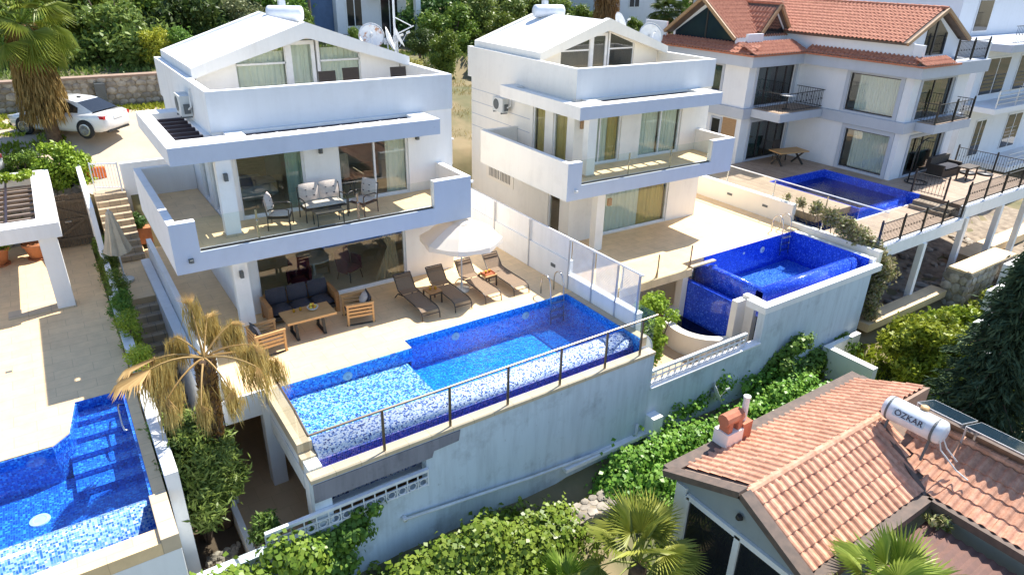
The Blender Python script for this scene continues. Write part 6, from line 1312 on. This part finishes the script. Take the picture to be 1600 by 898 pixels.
cs = []; ds = []
for i in range(330):
    t = i/330; z = -4.0+7.6*t; r = ((1-t)**.8*2.15+.15)*RNG.uniform(.65,1.15); a = i*2.4; n = 75
    q = np.linspace(.15,1,n); dr = -.35*q**2*r+.12*q*r
    p = np.stack([math.cos(a)*q*r, math.sin(a)*q*r, z+dr],axis=1)+RNG.normal(size=(n,3))*np.array([.09,.09,.05]); cs.append(p); d = np.tile([math.cos(a),math.sin(a),-.5],(n,1))+rand_unit(n)*.8; ds.append(d)
c = np.concatenate(cs); d = np.concatenate(ds); part_me(T,'foliage',np_quads('foliage',leaves(c,d,.30,.06),MT['leaf_spruce'])); br = MB()
for i in range(0,150,3):
    t = i/150; z = -4.0+7.4*t; r = (1-t)**.8*2.1+.1; a = i*2.4; br.tube([(0,0,z+5-5),(math.cos(a)*r*.5,math.sin(a)*r*.5,z+.02),(math.cos(a)*r,math.sin(a)*r,z-.22*r)],[.035,.025,.008],4,False)
br.v = [(x,y,z+5) for x,y,z in br.v]; part(T,'branch',br,MT['bark'],local=True)
T.children[1].location = (0,0,5)
# white stepped garden walls by the conifer
T = thing('garden_steps_wall','white stepped wall behind the conifer','wall',(30,9,-4.5))
for i,(x,y) in enumerate(((26.6,8.2),(29.0,9.0),(32,9.9),(35,10.6))): part(T,'wall_step',MB().box(x,x+1.9,y,y+.55,-5,-2.9+.3*i),MT['white_plaster'])
T = thing('loose_rocks','scattered flat rocks on the ground under the wooden deck','rocks',(31,15,-3.2))
for i in range(110):
    x = random.uniform(27,41); y = random.uniform(12.8,17.0); part_me(T,'rock',random.choice(rock_me),(x-31,y-15,ground_h(x,y)+3.2+.05),(0,0,random.uniform(0,6)),(random.uniform(.3,.9),random.uniform(.25,.6),.25))
# ---------------------------------------------------------------- palms
def fan(seg, Rr, span, droop, fold=.06, split=.55):
    """fan leaf in local frame: petiole end at origin, pointing +x, normal +z"""
    out = []
    for i in range(seg):
        a = (-span/2+span*(i+.5)/seg); da = span/seg*.5; s = 1 if i % 2 else -1; rr = Rr*(.80+.20*math.cos(a*.75))*RNG.uniform(.92,1.05); m_ = rr*split
        c0 = np.array([0,0,0.]); l = np.array([m_*math.cos(a-da),m_*math.sin(a-da),-droop*.25*rr]); r = np.array([m_*math.cos(a+da),m_*math.sin(a+da),-droop*.25*rr]); md = np.array([m_*math.cos(a)*1.02,m_*math.sin(a)*1.02,fold*rr-droop*.25*rr])
        tp = np.array([rr*math.cos(a),rr*math.sin(a),-droop*rr*RNG.uniform(.8,1.2)])
        out += [c0,l,tp,md, c0,md,tp,r]
    return np.array(out)
def place(v, org, dirv, roll_=0):
    x = Vector(dirv).normalized(); z = Vector((0,0,1)); y = z.cross(x)
    if y.length < 1e-3: y = Vector((0,1,0))
    y.normalize(); z = x.cross(y); M = np.array(Matrix((x,y,z)).transposed() @ Matrix.Rotation(roll_,3,'X')); return v@M.T+np.array(org)
def palm(name, label, loc, h, lean, nleaf, Rr, pet, mt, skirt=None, dead=0, seg=26, elev=(-35,80), trunk_r=.2, droop=.3, mat_skirt='palm_thatch'):
    T = thing(name,label,'palm tree',loc); top = Vector((lean[0],lean[1],h)); n = 10
    tr = MB().tube([Vector((0,0,-.3)).lerp(top,i/n)+Vector((0,0,0)) for i in range(n+1)],[trunk_r*(1.15 if i < 2 else 1)*(1+.06*(i%2)) for i in range(n+1)],10); part(T,'trunk',tr,MT['palm_bark'],True,local=True)
    fr = []; pt_ = MB(); frd = []
    for i in range(nleaf):
        a = i*2.39996+random.uniform(-.25,.25); e = R(elev[0]+(elev[1]-elev[0])*((i+.5)/nleaf)**.8+random.uniform(-8,8)); d = Vector((math.cos(a)*math.cos(e),math.sin(a)*math.cos(e),math.sin(e))); L_ = pet*random.uniform(.85,1.15)
        s = top+d*.1; m_ = s+d*L_*.55; en = s+d*L_-Vector((0,0,L_*.22*math.cos(e))); pt_.tube([s,m_,en],[.03,.02,.014],5,False); d2 = (en-m_).normalized()
        f = fan(seg,Rr*random.uniform(.85,1.1),R(random.uniform(190,230)),droop*random.uniform(.6,1.5)); fr.append(place(f,en,d2,random.uniform(-.5,.5)))
    part(T,'petiole',pt_,MT[mt],local=True); part_me(T,'fronds',np_quads('fronds',np.concatenate(fr),MT[mt]))
    if skirt:
        z0,z1,r0,r1,ns = skirt; c = []; d = []
        z = z0+(z1-z0)*RNG.random(ns)**.8; a = RNG.uniform(0,2*math.pi,ns); t = (z-z0)/(z1-z0); r = (r0+(r1-r0)*t)*(.45+.6*RNG.random(ns)); cx = lean[0]*z/h; cy = lean[1]*z/h
        c = np.stack([cx+r*np.cos(a),cy+r*np.sin(a),z],axis=1); d = np.stack([.18*np.cos(a),.18*np.sin(a),-np.ones(ns)],axis=1)+rand_unit(ns)*.22
        part_me(T,'thatch',np_quads('thatch',leaves(c,d,.55*(.6+.8*RNG.random(ns)),.045),MT[mat_skirt]))
    return T
palm('fan_palm','tall fan palm with shaggy brown thatch beside the parked car',(.1,33.4,2.6),4.9,(-.15,.1),34,1.0,1.15,'palm_green',(1.2,4.7,.95,.55,5200),elev=(-45,80),trunk_r=.26,droop=.45)
palm('fan_palm','shaggy palm trunk behind the peak of the middle villa',(35.1,40,3.9),7.0,(0,0),18,1.0,1.1,'palm_green',(.3,6.6,.95,.85,5500),trunk_r=.3)
palm('fan_palm','smaller palm left of the tiled villa gable',(39.2,38,3.3),3.6,(0,0),30,.8,.75,'leaf_dark',(1.6,3.3,.4,.4,900),elev=(-50,70),trunk_r=.2,droop=.5)
palm('fan_palm','bright fan palm before the cottage gable wall',(9.0,7.7,-6.0),3.5,(.1,.1),17,.85,.85,'palm_pale',None,elev=(-10,85),trunk_r=.2,droop=.18,seg=30)
palm('fan_palm','fan palm in the foreground over the brown porch roof',(11.15,3.4,-5.0),3.95,(.2,.1),13,.85,.75,'palm_pale',None,elev=(-5,85),trunk_r=.2,droop=.2,seg=30)
palm('fan_palm','low fan palm at the bottom edge beside the stone wall',(7.6,8.6,-5.6),2.0,(0,0),10,.75,.6,'palm_green',None,elev=(5,80),trunk_r=.16,droop=.25,seg=28)
# the dying palm: few fronds with hanging dry leaflets
T = thing('dead_palm','dying palm with dry drooping fronds beside the long pool','palm tree',(1.45,14.6,-2.9)); top = Vector((.25,-.1,4.85))
part(T,'trunk',MB().tube([Vector((0,0,-.2)).lerp(top,i/12) for i in range(13)],[.19*(1+.08*(i%2)) for i in range(13)],10),MT['palm_bark'],True,local=True)
z = RNG.uniform(2.4,4.8,900); a = RNG.uniform(0,6.283,900); c = np.stack([.25*z/4.55+.2*np.cos(a),-.1*z/4.55+.2*np.sin(a),z],axis=1); d = np.stack([.35*np.cos(a),.35*np.sin(a),np.ones(900)*.8],axis=1)+rand_unit(900)*.3
part_me(T,'leaf_bases',np_quads('leaf_bases',leaves(c,d,.22,.06),MT['palm_thatch']))
SPEC = [(95,78,1.35,.75,0),(60,58,1.1,.8,1),(20,48,1.15,.85,1),(-15,30,1.2,.9,1),(-40,18,1.25,.9,0),(-5,8,1.5,.85,1),(-75,5,1.1,.7,1),(155,25,1.1,.9,2),(190,30,1.25,.95,2),(215,5,1.1,.8,1),(250,-10,1.0,.7,0),(120,40,1.0,.8,1)]
pm = MB(); fq = []; st = []
for az_,el_,L_,Rr,kind in SPEC:
    a = R(az_+34*0); e = R(el_); d = Vector((math.cos(a)*math.cos(e),math.sin(a)*math.cos(e),math.sin(e))); s = top; pts_ = [s]; 
    for k in range(1,6): t = k/5; pts_.append(s+d*L_*t-Vector((0,0,.42*L_*t*t*math.cos(e))))
    pm.tube(pts_,[.032,.028,.024,.02,.016,.012],5,False); en = pts_[-1]; dd = (en-pts_[-2]).normalized()
    if kind == 2: fq.append(place(fan(24,Rr,R(120),.25,.04,.75),en,dd,.3))
    n = 260 if kind else 170
    for q in range(n):                                  # hanging dry strips
        aa = RNG.uniform(-1.3,1.3); side = dd.cross(Vector((0,0,1))); side = side.normalized() if side.length > .05 else Vector((1,0,0)); r0 = RNG.uniform(.02,.42)*Rr; bk = RNG.random(); o_ = (en.lerp(pts_[3],bk*bk) )+(dd*math.cos(aa)+side*math.sin(aa))*r0*(1-.5*bk)+Vector((0,0,.05-.25*r0)); ln = Rr*RNG.uniform(.45,1.25); st.append((o_.x,o_.y,o_.z-ln*.45,RNG.normal()*.12+dd.x*.12,RNG.normal()*.12+dd.y*.12,-1,ln))
    fq.append(place(fan(14,Rr*.4,R(120),.9,.05,.4),en,dd,RNG.uniform(-.5,.5)))
part(T,'petiole',pm,MT['palm_dead'],local=True); part_me(T,'fronds',np_quads('fronds',np.concatenate(fq),MT['palm_dead'])); st = np.array(st)
part_me(T,'dry_leaflets',np_quads('dry_leaflets',leaves(st[:,:3],st[:,3:6],st[:,6],.022),MT['palm_dead']))
# pebbles in the planting bed
peb = rock_me[:4]; T = thing('pebble_bed','bed of rounded pebbles under the oleander','pebbles',(1.2,13.0,-2.9))
part(T,'soil',MB().box(.66,1.62,12.35,16.2,-2.95,-2.86),MT['soil'])
for i in range(70): part_me(T,'pebble',random.choice(peb),(random.uniform(-.5,.35),random.uniform(-.55,.7),.04),(0,0,random.uniform(0,6)),(.2*random.uniform(.7,1.4),.14*random.uniform(.7,1.3),.2))
single('bed_kerb','white kerb beside the pebble bed on the lower terrace','kerb',MB().box(1.64,1.78,12.4,16.4,-2.9,-2.35),MT['white_plaster'],(1.7,14,-2.9))
